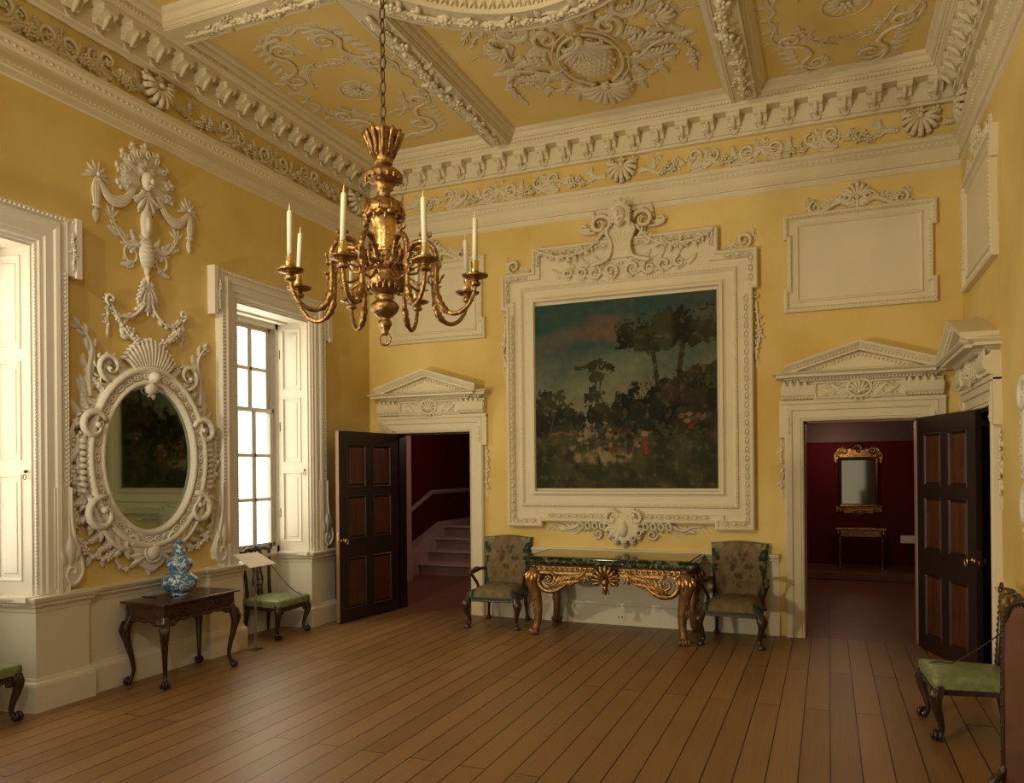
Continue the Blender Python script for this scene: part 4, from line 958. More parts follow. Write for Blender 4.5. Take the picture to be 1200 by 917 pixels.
# ================================================================== rococo wall mirror and the trophy above it
def wall_mirror(F,c,lab1,lab2,lab3):
    z0=.86; r_=root('wall_mirror',F(c,z0,0),lab1,'mirror'); R0=Vector(r_.location)
    G=lambda u,v,n: tuple(Vector(F(c+u,v,n))-R0)
    cz=1.83; ra,rb=.47,.62
    b=MB(G); N=48
    el=lambda t,k=0:(  (ra+k)*cos(t), cz+(rb+k)*sin(t))
    # moulded oval rim
    pr=[(-.02,.02),(-.015,.06),(0,.075),(.02,.07),(.035,.05),(.085,.055),(.10,.08),(.125,.085),(.145,.06),(.15,.0)]
    vs=[(*el(2*pi*i/N,o),h) for i in range(N) for o,h in pr]; k=len(pr)
    b.add(vs,[(i*k+j,i*k+j+1,((i+1)%N)*k+j+1,((i+1)%N)*k+j) for i in range(N) for j in range(k-1)])
    for i in range(34):
        t=2*pi*i/34; p=el(t,.06); a=t+pi/2; b.tube([(p[0]+.036*cos(a)*cos(q)-.018*sin(a)*sin(q),p[1]+.036*sin(a)*cos(q)+.018*cos(a)*sin(q),.062) for q in [2*pi*j/10 for j in range(10)]],.008,5,closed=True)
        b.ell((p[0],p[1],.058),(.018,.010,.014),a,6,4)
    b.build('oval_rim','mirror_white',parent=r_)
    g=MB(G); vs=[(0,cz,.022)]+[(*el(2*pi*i/N,-.01),.022) for i in range(N)]; g.add(vs,[(0,1+i,1+(i+1)%N) for i in range(N)],False)
    vs=[(*el(2*pi*i/N,-.01),.0) for i in range(N)]; g.add(vs,[tuple(range(N))[::-1]],False)
    g.build('mirror_glass','oldglass',parent=r_)
    for s_ in (1,-1):
        b=MB(shiftF(G,0,0,0,1)); K=lambda u:s_*u
        def tb(P,th0,th1,n=.04,kk=5):
            Q=spline([(p[0],p[1],0) for p in P],kk); m=len(Q)-1; b.tube([(K(q[0]),q[1],n) for q in Q],[.62*(th0+(th1-th0)*i/m) for i in range(m+1)],6)
        an=lambda a: a if s_>0 else pi-a
        # upper shoulder : big broken scroll with leaves, flame leaves rising
        tb([(.0,2.62),(.22,2.52),(.42,2.34),(.54,2.12),(.57,1.98)],.03,.05)
        tb([(.12,2.50),(.30,2.46),(.46,2.28),(.50,2.14)],.03,.04,.05)
        b.cscroll(K(.40),2.55,an(-pi/2),.12,1.1,.022,s_,.35,3,.04,.03)
        b.garland([(K(.34),2.66),(K(.42),2.56),(K(.48),2.42),(K(.42),2.33)],.026,.036,.03)
        for j in range(7): b.leaf(K(.58-.01*j),2.05+.085*j,an(1.15+.07*j),.26-.012*j,.06,.045,s_*(.5 if j%2 else -.4))
        b.plume([(K(.56),2.3),(K(.57),2.5),(K(.54),2.68),(K(.60),2.80),(K(.66),2.84)],.022,5,.15,.045,h=.04)
        b.cscroll(K(.57),2.07,an(pi*.9),.13,1.0,.030,-s_,.4,3,.05,.04)
        for j in range(5): b.leaf(K(.60+.01*j),2.12-.05*j,an(-1.5+.2*j),.20,.06,.04,-s_*.6,.03)
        # flank : ribbed panel and flowers
        tb([(.62,2.0),(.66,1.85),(.66,1.7),(.60,1.52)],.025,.03)
        for j in range(9):
            v=1.56+.048*j; b.tube([(K(.60),v,.05),(K(.65),v+.01,.06),(K(.69),v+.015,.03)],[.012,.022,.012],6)
        b.garland([(K(.68),2.12),(K(.73),2.0),(K(.74),1.86),(K(.73),1.72),(K(.66),1.58),(K(.64),1.5)],.050,.05,.01)
        b.garland([(K(.68),2.0),(K(.69),1.86),(K(.68),1.7)],.035,.05,.03)
        # lower scroll and swag
        b.cscroll(K(.50),1.38,an(pi*.6),.15,1.0,.032,-s_,.4,3,.05,.04)
        tb([(.60,1.52),(.50,1.30),(.40,1.16),(.30,1.09)],.035,.03,.06)
        for j in range(5): b.leaf(K(.56-.06*j),1.42-.06*j,an(-1.7-.15*j),.20,.07,.05,s_*.6,.03)
        tb([(.62,1.48),(.70,1.47),(.76,1.43)],.016,.01)
        b.garland([(K(.70),1.45),(K(.71),1.32),(K(.68),1.18),(K(.58),1.08),(K(.45),1.04),(K(.34),1.10),(K(.28),1.15)],.040,.042,.01)
        b.garland([(K(.33),1.08),(K(.32),.98),(K(.26),.93),(K(.14),.94)],.026,.038,.01)
        b.cscroll(K(.20),1.14,an(-pi/2),.08,1.2,.02,s_,.3,3,.04,.03)
        for (uu,vv,aa,L) in ((.10,2.58,1.2,.22),(.20,2.50,.5,.20),(.30,2.44,.2,.20),(.40,2.36,.3,.18),(.48,2.24,.1,.18),(.54,2.14,.9,.22),(.56,2.02,.6,.18),(.60,1.92,-.2,.14),(.60,1.62,-.1,.14),(.56,1.52,-.5,.20),(.52,1.40,-.6,.20),(.44,1.28,-.9,.2),(.36,1.18,-.8,.18),(.26,1.13,-.9,.16),(.50,1.46,-2.0,.2),(.40,1.20,-2.4,.2),(.24,1.10,-2.6,.16)):
            b.acan(K(uu),vv,an(aa),L,.12,.045,s_*.6,.015)
        b.build('carved_scroll','mirror_white',parent=r_)
    b=MB(G)  # bottom cartouche, top shell
    b.prism([(-.24,1.18),(.24,1.18),(.20,1.04),(.10,.93),(0,.88),(-.10,.93),(-.20,1.04)],.0,.05)
    for j in range(5):
        for s_ in (1,-1): b.leaf(s_*.05,1.04,(pi/2-.5-.42*j) if s_>0 else (pi/2+.5+.42*j),.19,.05,.04,.3*s_,.04)
    b.ell((0,1.05,.05),(.075,.085,.045),0,14,7); b.tube([(.085*cos(t),1.05+.095*sin(t),.06) for t in [2*pi*i/20 for i in range(20)]],.012,5,closed=True)
    b.leaf(0,.97,-pi/2,.13,.06,.04)
    b.build('lower_cartouche','mirror_white',parent=r_)
    b=MB(G); b.shell(0,2.42,pi/2,.40,15,1.7,.06,.15); b.ell((0,2.50,.09),(.05,.05,.05),0,10,6)
    b.plume([(0,2.48),(.04,2.42),(.02,2.34)],.03,3,.1,.05,h=.06); b.plume([(0,2.48),(.09,2.44),(.16,2.40)],.02,4,.1,.04,h=.05); b.plume([(0,2.48),(-.08,2.44),(-.16,2.40)],.02,4,.1,.04,h=.05)
    b.build('crest_shell','mirror_white',parent=r_)
    # bracket with festoon between mirror and vase ornament
    b=MB(lambda u,v,n:F(c+u,v,n))
    for s_ in (1,-1):
        b.plume([(s_*.0,3.22),(s_*.06,3.08),(s_*.18,2.98),(s_*.30,2.98),(s_*.36,3.06)],.020,8,.08,.035,h=.035)
        b.cscroll(s_*.37,3.09,-pi/2,.05,1.1,.014,s_,.3,3,.03,.01)
        b.garland([(s_*.38,3.04),(s_*.385,2.95),(s_*.38,2.86)],.026,.034); b.leaf(s_*.38,2.87,-pi/2,.09,.03,.02)
        b.garland([(s_*.33,2.97),(s_*.22,2.84),(s_*.10,2.78),(0,2.77)],.042,.042,.02)
    for j in range(5): b.acan(0,3.30,-pi/2+(j-2)*.33,.28-.03*abs(j-2),.10,.04,-.2*(j-2),.01)
    b.plume([(0,3.36),(0,3.24),(0,3.1)],.02,3,.08,.035,h=.035)
    b.build('wall_festoon','mirror_white',label=lab2,cat='plaster ornament')
    b=MB(lambda u,v,n:F(c+u*.93,v,max(n,0)*.62))
    # vase with branches, then mask, shell and drapery
    Q=[(.02,3.44),(.045,3.46),(.07,3.52),(.085,3.62),(.075,3.66)]
    b.ell((0,3.53,.02),(.085,.13,.06),0,12,8)
    for j in range(5): b.tube([(-.08,3.45+.04*j,.05),(0,3.44+.04*j,.085),(.08,3.45+.04*j,.05)],.008,5)
    b.tube([(0,3.42,.02),(0,3.36,.02)],[.04,.02],8)
    for s_ in (1,-1):
        b.cscroll(s_*.16,3.50,pi/2,.09,1.0,.014,-s_,.5,1,.02,.0)
        b.plume([(s_*.08,3.60),(s_*.2,3.58),(s_*.30,3.66),(s_*.36,3.76)],.02,6,.09,.04,h=.03)
        for j in range(4): b.leaf(s_*.36,3.75,(pi/2-.9+.6*j),.11,.03,.02,.3)
    b.ell((0,3.80,.02),(.065,.14,.05),0,12,8); b.ell((0,3.79,.06),(.03,.07,.03),0,8,6)
    for j in range(5): b.leaf(0,3.92,pi/2+(j-2)*.5,.09,.045,.03,.2*(j-2)); b.leaf(0,3.66,pi/2+(j-2)*.6,.08,.04,.03,.2*(j-2))
    for j in range(9):
        a=pi/2+(j-4)*.46; b.leaf(.07*cos(a),4.14+.07*sin(a),a,.27-.02*abs(j-4)/4,.135,.045,.12*(j-4)/4); b.ell((.31*cos(a),4.14+.31*sin(a),.015),(.03,.022,.018),a+pi/2,8,4); b.ell((.29*cos(a+.13),4.14+.29*sin(a+.13),.012),(.026,.018,.016),a+pi/2,8,4); b.tube([(.23*cos(a)+.03*cos(t)*cos(a)-.018*sin(t)*sin(a),4.14+.23*sin(a)+.03*cos(t)*sin(a)+.018*sin(t)*cos(a),.065) for t in [2*pi*i/10 for i in range(10)]],.008,5,closed=True)
    for j in range(9):
        a=pi/2+(j-4)*.5; b.ell((.235*cos(a),4.14+.235*sin(a),.05),(.010,.016,.014),a-pi/2,6,4)
    b.ell((0,4.15,.05),(.062,.082,.07),0,14,8); b.ell((0,4.14,.14),(.012,.03,.022),0,6,5); b.ell((0,4.10,.125),(.026,.008,.012),0,6,4)
    for s_ in (1,-1): b.ell((s_*.028,4.165,.118),(.015,.008,.01),0,6,4); b.ell((s_*.035,4.12,.11),(.02,.02,.018),0,6,4)
    for j in range(6): b.leaf(0,4.22,pi/2+(j-2.5)*.6,.12,.05,.10,.5*(-1)**j)
    for j in range(5): b.leaf(0,4.04,-pi/2+(j-2)*.5,.18,.06,.05,.2*(j-2),.02)
    for j in range(5): b.acan(0,4.06,-pi/2+(j-2)*.38,.24-.03*abs(j-2),.12,.045,.15*(j-2),.01)
    for j in range(3): b.acan(0,3.93,pi/2+(j-1)*.9,.12,.10,.03,.3*(j-1),.01); b.acan(0,3.66,-pi/2+(j-1)*.8,.14,.10,.03,.3*(j-1),.01)
    for s_ in (1,-1):
        for j in range(3): b.acan(s_*(.10+.09*j),3.60+.02*j,(.9 if s_>0 else pi-.9)-.4*j*s_,.13,.09,.03,s_*.5,.0)
        b.acan(s_*.14,3.44,(-.6 if s_>0 else pi+.6),.15,.09,.03,s_*.8,0)
    for s_ in (1,-1):
        b.drape([(s_*.12,4.06),(s_*.24,3.92),(s_*.38,3.90),(s_*.50,4.02)],.034,.05)
        b.drape([(s_*.50,4.03),(s_*.515,3.92),(s_*.51,3.78)],.032,.04); b.ell((s_*.51,3.80,.02),(.05,.015,.035),0,8,5); b.leaf(s_*.51,3.79,-pi/2,.12,.07,.04)
        for j in range(6): b.leaf(s_*.50,4.05,(j*pi/5)*.95+.05,.11,.035,.03,.2)
        b.ell((s_*.5,4.05,.04),.02,0,6,4)
        b.leaf(s_*.5,4.05,-.3 if s_>0 else pi+.3,.15,.03,.03); b.leaf(s_*.5,4.05,pi+.3 if s_>0 else -.3,.15,.03,.03)
    b.build('wall_trophy','mirror_white',label=lab3,cat='plaster ornament')
wall_mirror(FLW,4.80,'white carved oval mirror on the window wall above the mahogany side table','white plaster bracket with flower festoon directly above the oval mirror','plaster trophy of a mask in a shell with draped swags, high above the oval mirror')
wall_mirror(lambda u,v,n:FRW(u,v+.06,n*.7),5.02,'sliver of a white carved mirror frame at the right edge of the photo','plaster festoon above the mirror frame at the right edge of the photo','pale plaster trophy at the upper right edge of the photo')

# ================================================================== chandelier
CH=root('chandelier',(XC,3.336,2.34),'gilded eight arm chandelier with white candles hanging on a long chain','chandelier')
bz=-2.34
def LZ(prof): return [(r,z+bz) for r,z in prof]
b=MB()
b.lathe(LZ([(.0,3.425),(.05,3.42),(.088,3.408),(.092,3.395),(.075,3.37),(.066,3.34),(.058,3.30),(.045,3.275),(.05,3.265),(.045,3.25),(.04,3.24)]),24)
for k in range(12): a=2*pi*k/12; b.tube([(.05*cos(a),.05*sin(a),3.28+bz),(.072*cos(a),.072*sin(a),3.34+bz),(.09*cos(a),.09*sin(a),3.385+bz),(.102*cos(a),.102*sin(a),3.408+bz)],[.007,.011,.014,.006],6)
b.build('crown','gilt',parent=CH)
b=MB(); b.lathe(LZ([(.035,3.25),(.036,3.235),(.05,3.228),(.075,3.215),(.094,3.195),(.096,3.185),(.085,3.165),(.06,3.145),(.045,3.13),(.05,3.12),(.034,3.11),(.034,3.07),(.045,3.065)]),28,gad=(14,.05,3.16,3.20))
for k in range(16): a=2*pi*k/16; b.ell((.088*cos(a),.088*sin(a),3.178+bz),(.012,.012,.02),a,6,4)
b.build('knop','gilt',parent=CH)
b=MB(); b.lathe(LZ([(.03,3.075),(.06,3.068),(.088,3.05),(.102,3.02),(.106,3.0),(.098,2.985),(.06,2.99)]),28)
for k in range(10):
    a=2*pi*k/10; b.ell((.088*cos(a),.088*sin(a),2.985+bz),(.022,.026,.020),a,8,5); b.ell((.092*cos(a+.314),.092*sin(a+.314),2.968+bz),(.010,.010,.022),a,6,4); b.tube([(.07*cos(a),.07*sin(a),3.06+bz),(.098*cos(a),.098*sin(a),3.03+bz),(.108*cos(a),.108*sin(a),2.995+bz)],[.004,.006,.004],5)
b.build('acanthus_hood','gilt',parent=CH)
b=MB(); b.lathe(LZ([(.058,2.995),(.070,2.985),(.072,2.97),(.062,2.95),(.058,2.92),(.056,2.86),(.055,2.81),(.066,2.795)]),64,gad=(8,.10,2.8,2.975))
for k in range(10):
    for j in range(6): a=2*pi*(k+.5*(j%2))/10; b.ell((.058*cos(a),.058*sin(a),2.93-.02*j+bz),(.0035,.0035,.006),a,5,4)
b.build('stem','gilt_lt',parent=CH)
b=MB(); b.lathe(LZ([(.05,2.80),(.085,2.795),(.092,2.785),(.088,2.77),(.086,2.715),(.094,2.705),(.104,2.695),(.106,2.685),(.102,2.66),(.090,2.625),(.068,2.60),(.045,2.59),(.04,2.58)]),36,gad=(18,.025,2.61,2.68))
for k in range(10): a=2*pi*k/10; b.ell((.088*cos(a),.088*sin(a),2.742+bz),(.010,.020,.022),a,8,5); b.ell((.096*cos(a),.096*sin(a),2.742+bz),(.006,.009,.010),a,6,5);
for k in range(20): a=2*pi*k/20; b.ell((.088*cos(a+.2),.088*sin(a+.2),2.765+bz),(.008,.008,.008),a,5,4)
for k in range(18): a=2*pi*k/18; b.ell((.085*cos(a),.085*sin(a),2.632+bz),(.013,.013,.03),a,6,4)
b.build('bowl','gilt',parent=CH)
b=MB(); b.lathe(LZ([(.045,2.59),(.05,2.575),(.04,2.565),(.05,2.555),(.07,2.54),(.074,2.525),(.062,2.50),(.042,2.48),(.028,2.472),(.024,2.462),(.034,2.455),(.036,2.44),(.026,2.42),(.017,2.405),(.02,2.395),(.01,2.385)]),28,gad=(12,.06,2.49,2.545))
b.build('finial','gilt',parent=CH)
b=MB(); b.tube([(.025*cos(t),.012*cos(t),2.365+bz+.03*sin(t)) for t in [2*pi*i/16 for i in range(16)]],.006,6,closed=True); b.build('finial_ring','gilt',parent=CH)
b=MB(); z=3.42; k=0
while z<5.45:
    z1=z+.062
    f=(lambda x,y:(x,y)) if k%2 else (lambda x,y:(y,x))
    b.tube([(*f(.014*cos(t),0),z+.031+bz+.036*sin(t)) for t in [2*pi*i/12 for i in range(12)]],.0048,5,closed=True)
    z+=.062;k+=1
b.build('chain','iron',parent=CH)
armp=[(.095,2.73),(.12,2.79),(.165,2.838),(.23,2.835),(.272,2.78),(.275,2.70),(.275,2.62),(.285,2.55),(.32,2.495),(.37,2.475),(.42,2.495),(.455,2.54),(.472,2.59),(.475,2.615)]
Q=spline([(r,0,z) for r,z in armp],4); n=len(Q)
def armmesh():
    m=MB(); m.tube([(q[0],0,q[2]+bz) for q in Q],[.0095+.0065*(1-i/n) for i in range(n)],10)
    for i in (8,15,33,44): m.tube([Vector((Q[i][0],0,Q[i][2]+bz))+(Vector(Q[i+1])-Vector(Q[i])).normalized()*t for t in (-.006,0,.006)],[.012,.019-.00015*i,.012],8)
    m.tube([(q[0],0,q[2]+bz+0) for q in Q[26:34]],[.012,.019,.021,.016,.021,.016,.019,.012],8)
    mm=MB(lambda u,v,n_:(u,n_,v+bz))
    for (u,v,a,L,cu) in ((.19,2.87,1.6,.05,-1.5),(.285,2.70,.3,.055,1.5),(.285,2.63,.2,.04,1.5),(.20,2.80,-2.4,.07,-1),(.26,2.72,-2.9,.06,1.5)):
        for s_ in (0,):
            mm.tube([(u+L*t*cos(a+cu*t),v+L*t*sin(a+cu*t),0) for t in (0,.25,.5,.75,1)],[.005,.007,.006,.004,.005],6); mm.ell((u+L*cos(a+cu),v+L*sin(a+cu),0),.009,0,6,5)
    mm.tube([(.11,2.74,0),(.14,2.71,0),(.18,2.72,0),(.20,2.755,0),(.18,2.78,0),(.155,2.77,0)],.007,6)
    mm.tube([(.09,2.70,0),(.13,2.66,0),(.18,2.63,0),(.24,2.64,0)],[.007,.009,.007,.004],6)
    mm.ell((.115,2.79,0),(.018,.035,.014),0,8,6)
    for (u,v,a_) in ((.21,2.86,1.9),(.22,2.865,1.2),(.23,2.86,.5),(.285,2.74,.4),(.285,2.66,-.2),(.10,2.80,2.2),(.13,2.74,-.6)):
        mm.tube([(u,v,0),(u+.018*cos(a_),v+.018*sin(a_),.004),(u+.034*cos(a_+.5),v+.034*sin(a_+.5),-.003)],[.007,.008,.003],5)
    o=len(m.v); m.v+=mm.v; m.f+=[tuple(o+i for i in f) for f in mm.f]; m.sm+=mm.sm
    return m
arm=armmesh().build('arm','gilt',parent=CH)
pan=MB(); pan.lathe(LZ([(.012,2.60),(.026,2.607),(.028,2.62),(.018,2.628),(.020,2.636),(.04,2.640),(.062,2.648),(.066,2.656),(.058,2.655),(.02,2.648)]),20,(.475,0,0)); pan=pan.build('drip_pan','gilt',parent=arm)
sk=MB(); sk.lathe(LZ([(.012,2.65),(.014,2.665),(.02,2.67),(.019,2.70),(.021,2.716),(.021,2.722),(.012,2.722)]),16,(.475,0,0)); sk=sk.build('candle_socket','brass',parent=arm)
arms=[arm]; base_a=math.atan2(-3.336,2.06)
for k in range(8):
    o=arm if k==0 else copy_tree(arm,parent=CH)
    o.rotation_euler=(0,0,base_a+pi/8+k*pi/4)
cl=['front left of the bowl','front right of the bowl','right front','right rear','rear right, behind the arms','rear left, behind the arms','left rear','leftmost front']
c0=MB(); c0.lathe([(.0,0),(.0135,.0),(.0128,.2),(.012,.232),(.006,.238),(.001,.239)],14)
c0=c0.build('candle','candle',loc=(0,0,0)); w0=MB(); w0.lathe([(.004,.237),(.005,.245),(.0025,.262),(.0006,.275)],8); w0.build('wick','wick',parent=c0)
import math as _m
poslab={0:'white candle on the chandelier arm nearest the camera, right of its stem',7:'white candle on the chandelier arm nearest the camera, left of its stem',1:'white candle in the taller, outermost holder at the chandelier right',2:'white candle in the lower holder at the chandelier far right, behind the outermost one',3:'white candle at the chandelier rear, right of the finial',4:'white candle at the chandelier rear, left of the finial',5:'shorter looking white candle at the chandelier left, just right of the outermost one',6:'white candle farthest left on the chandelier'}
for k in range(8):
    a=base_a+pi/8+k*pi/4; P=(XC+.475*cos(a),3.336+.475*sin(a),2.70)
    lab=poslab[k]
    if k==0: o=c0; o.location=P; tag(o,lab,'candle','candles of the chandelier'); 
    else: o=copy_tree(c0,loc=P,label=lab)
    # slightly leaning candles
    o.rotation_euler=((rnd.random()-.5)*.10,(rnd.random()-.5)*.10,0)
# ================================================================== furniture
def cabriole(b,x,y,h,dx,dy,th=.03,knee=.045,foot='claw',out=.05):
    """leg from (x,y,h) to the floor, bending outward along (dx,dy)"""
    l=math.hypot(dx,dy); dx/=l; dy/=l
    P=[(0,h),(.25*out,h*.93),(.75*out,h*.80),(.6*out,h*.62),(.1*out,h*.40),(-.15*out,h*.22),(0.05*out,h*.12),(.35*out,.035)]
    R=[th*1.15,th*1.3,knee*.85,th*.98,th*.72,th*.58,th*.55,th*.75]
    Q=spline([(x+dx*p,y+dy*p,z) for p,z in P],4); n=len(Q); rr=[]
    for i in range(n): t=i/(n-1)*(len(R)-1); k=min(int(t),len(R)-2); rr.append(R[k]+(R[k+1]-R[k])*(t-k))
    b.tube(Q,rr,10)
    fx,fy=x+dx*out*.45,y+dy*out*.45
    if foot=='claw':
        b.ell((fx,fy,th*.85),(th*.95,th*.95,th*.85),0,12,8)
        for k in range(4):
            a=math.atan2(dy,dx)+(k-1.5)*.75 if k<4 else 0
            c,s_=cos(a),sin(a); b.tube([(fx+c*th*.3,fy+s_*th*.3,th*2.1),(fx+c*th*1.0,fy+s_*th*1.0,th*1.75),(fx+c*th*1.25,fy+s_*th*1.25,th*.9),(fx+c*th*1.0,fy+s_*th*1.0,th*.25)],[th*.3,th*.34,th*.26,th*.12],6)
    elif foot=='pad':
        b.lathe([(0,0),(th*1.1,.0),(th*1.25,th*.5),(th*.9,th*1.1),(th*.5,th*1.4)],12,(fx,fy,0))
    return (x+dx*out*.75,y+dy*out*.75,h*.8)
def kneecarve(b,p,dx,dy,s=1):
    l=math.hypot(dx,dy); dx/=l;dy/=l
    for k in range(5):
        b.tube([(p[0]+dx*.016*s+(-dy)*(k-2)*.009*s,p[1]+dy*.016*s+dx*(k-2)*.009*s,p[2]+.05*s),(p[0]+dx*.030*s+(-dy)*(k-2)*.007*s,p[1]+dy*.030*s+dx*(k-2)*.007*s,p[2]),(p[0]+dx*.012*s,p[1]+dy*.012*s,p[2]-.07*s)],[.004*s,.008*s,.003*s],5)
def side_chair(loc,rz,lab,grp):
    e=root('side_chair',loc,lab,'chair','green seated side chairs',rz=rz)
    hs=.345
    for s_ in (1,-1):
        b=MB(); p=cabriole(b,s_*.225,-.20,hs,s_*.8,-1,.031,.046); kneecarve(b,p,s_*.8,-1); b.build('leg','chairwood',parent=e)
        b=MB(); b.tube(spline([(s_*.18,.20,hs),(s_*.18,.215,.2),(s_*.185,.25,.0)],5),[.022]*6+[.019]*5,8); b.build('leg','chairwood',parent=e)
    b=MB(); b.prism([(-.245,-.225),(.245,-.225),(.20,.225),(-.20,.225)],.285,.345)
    for k in range(22): b.ell((-.23+.022*k,-.226,.283+.004*(k%2)),(.011,.012,.012),0,6,4)
    for s_ in (1,-1):
        b.leaf and b.ell((s_*.19,-.226,.265),(.035,.012,.022),0,8,5)
    b.build('seat_rail','chairwood',parent=e)
    # upholstered seat
    b=MB(); K=12; vs=[];fs=[]
    for j in range(K+1):
        for i in range(K+1):
            u,v=i/K*2-1,j/K*2-1; w=.255-.022*(v+1)/2*2*.9
            x=u*w; y=v*.235-.0; ex=max(abs(u),abs(v)); z=.405-.012*ex**2-(.05 if ex>=.999 else 0)*0
            vs.append((x,y,z+.018*(1-u*u)*(1-v*v)))
    n0=len(vs)
    rim=[(i,0) for i in range(K)]+[(K,j) for j in range(K)]+[(i,K) for i in range(K,0,-1)]+[(0,j) for j in range(K,0,-1)]
    fs=[(j*(K+1)+i,j*(K+1)+i+1,(j+1)*(K+1)+i+1,(j+1)*(K+1)+i) for j in range(K) for i in range(K)]
    ids=[j*(K+1)+i for i,j in rim]
    prev=ids
    for (o,z) in ((1.03,.385),(1.045,.36),(1.03,.325)):
        st=len(vs); vs+=[(vs[q][0]*o,vs[q][1]*o,z) for q in ids]; cur=list(range(st,st+len(ids)))
        fs+=[(prev[k],prev[(k+1)%len(ids)],cur[(k+1)%len(ids)],cur[k]) for k in range(len(ids))]; prev=cur
    b.add(vs,fs); b.build('seat','green',parent=e)
    # back: posts lean backwards
    def bk(u,z): return (u,.205+.045*max(0,(z-.34)/.56)**1.3,z)
    for s_ in (1,-1):
        b=MB(); Q=spline([bk(s_*.185,.33),bk(s_*.18,.5),bk(s_*.195,.7),bk(s_*.215,.86)],5); b.tube(Q,[.020-.004*i/len(Q) for i in range(len(Q))],8)
        for i in range(2,len(Q)-1,1): b.ell((Q[i][0],Q[i][1]-.018,Q[i][2]),(.007,.006,.012),0,6,4)
        b.build('back_post','chairwood',parent=e)
    b=MB()
    Q=[bk(u,z) for u,z in ((-.27,.90),(-.245,.875),(-.20,.87),(-.12,.895),(-.05,.88),(0,.90),(.05,.88),(.12,.895),(.20,.87),(.245,.875),(.27,.90))]
    Q=spline(Q,4); b.tube(Q,[.012+.012*sin(pi*i/(len(Q)-1))**.5 for i in range(len(Q))],8)
    for s_ in (1,-1):
        b.tube([bk(s_*(.26+.018*cos(t)),.905+.018*sin(t)) for t in [i*.6 for i in range(9)]],.008,6)
        for k in range(4): q=bk(s_*(.06+.045*k),.90-.008*k); b.ell((q[0],q[1]-.015,q[2]),(.018,.010,.010),0,8,4)
    b.ell((0,bk(0,.91)[1]-.01,.905),(.035,.014,.024),0,10,6)
    b.build('crest_rail','chairwood',parent=e)
    b=MB()
    def lp(cu,cz,ru,rz_): b.tube([bk(cu+ru*cos(t),cz+rz_*sin(t)) for t in [2*pi*i/16 for i in range(16)]],.0085,6,closed=True)
    for s_ in (1,-1):
        Q=spline([bk(s_*.075,.36),bk(s_*.05,.45),bk(s_*.078,.56),bk(s_*.055,.66),bk(s_*.095,.78),bk(s_*.07,.87)],5); b.tube(Q,.010,6)
        lp(s_*.036,.60,.030,.045); lp(s_*.040,.72,.034,.04); lp(s_*.028,.48,.022,.035); lp(s_*.05,.81,.028,.035); lp(s_*.03,.405,.025,.025)
    for z in (.54,.66,.77,.44): q=bk(0,z); b.ell(q,(.016,.010,.016),0,8,5)
    b.tube([bk(0,.36),bk(0,.88)],.006,6); b.box(-.09,.09,.205,.23,.33,.375)
    b.build('splat','chairwood',parent=e)
    return e
side_chair((-5.375,6.49,0),pi/2+.03,'mahogany side chair with pierced back and green seat, in the far window recess','side chairs')
ch=[o for o in COL.objects if o.name.startswith('side_chair')][0]
copy_tree(ch,loc=(-5.40,3.34,0),rz=pi/2,label='green seated mahogany chair cut by the left edge of the photo')
copy_tree(ch,loc=(.82,5.64,0),rz=-pi/2+.06,label='mahogany side chair with green seat beside the open right hand door')
# barrier cords across two of the seats
def cordobj(pts,lab): b=MB(); b.tube(spline(pts,6),.0045,6); b.build('barrier_cord','cord',label=lab,cat='cord')
cordobj([(-5.585,6.68,.70),(-5.42,6.67,.55),(-5.28,6.66,.445),(-5.19,6.655,.417),(-5.155,6.65,.38),(-5.16,6.65,.32)],'thin dark cord across the seat of the chair under the far window')
cordobj([(1.10,5.50,.80),(.93,5.58,.60),(.75,5.67,.435),(.66,5.72,.418),(.585,5.75,.38),(.585,5.78,.32)],'thin dark cord drooping over the green chair seat at the right')

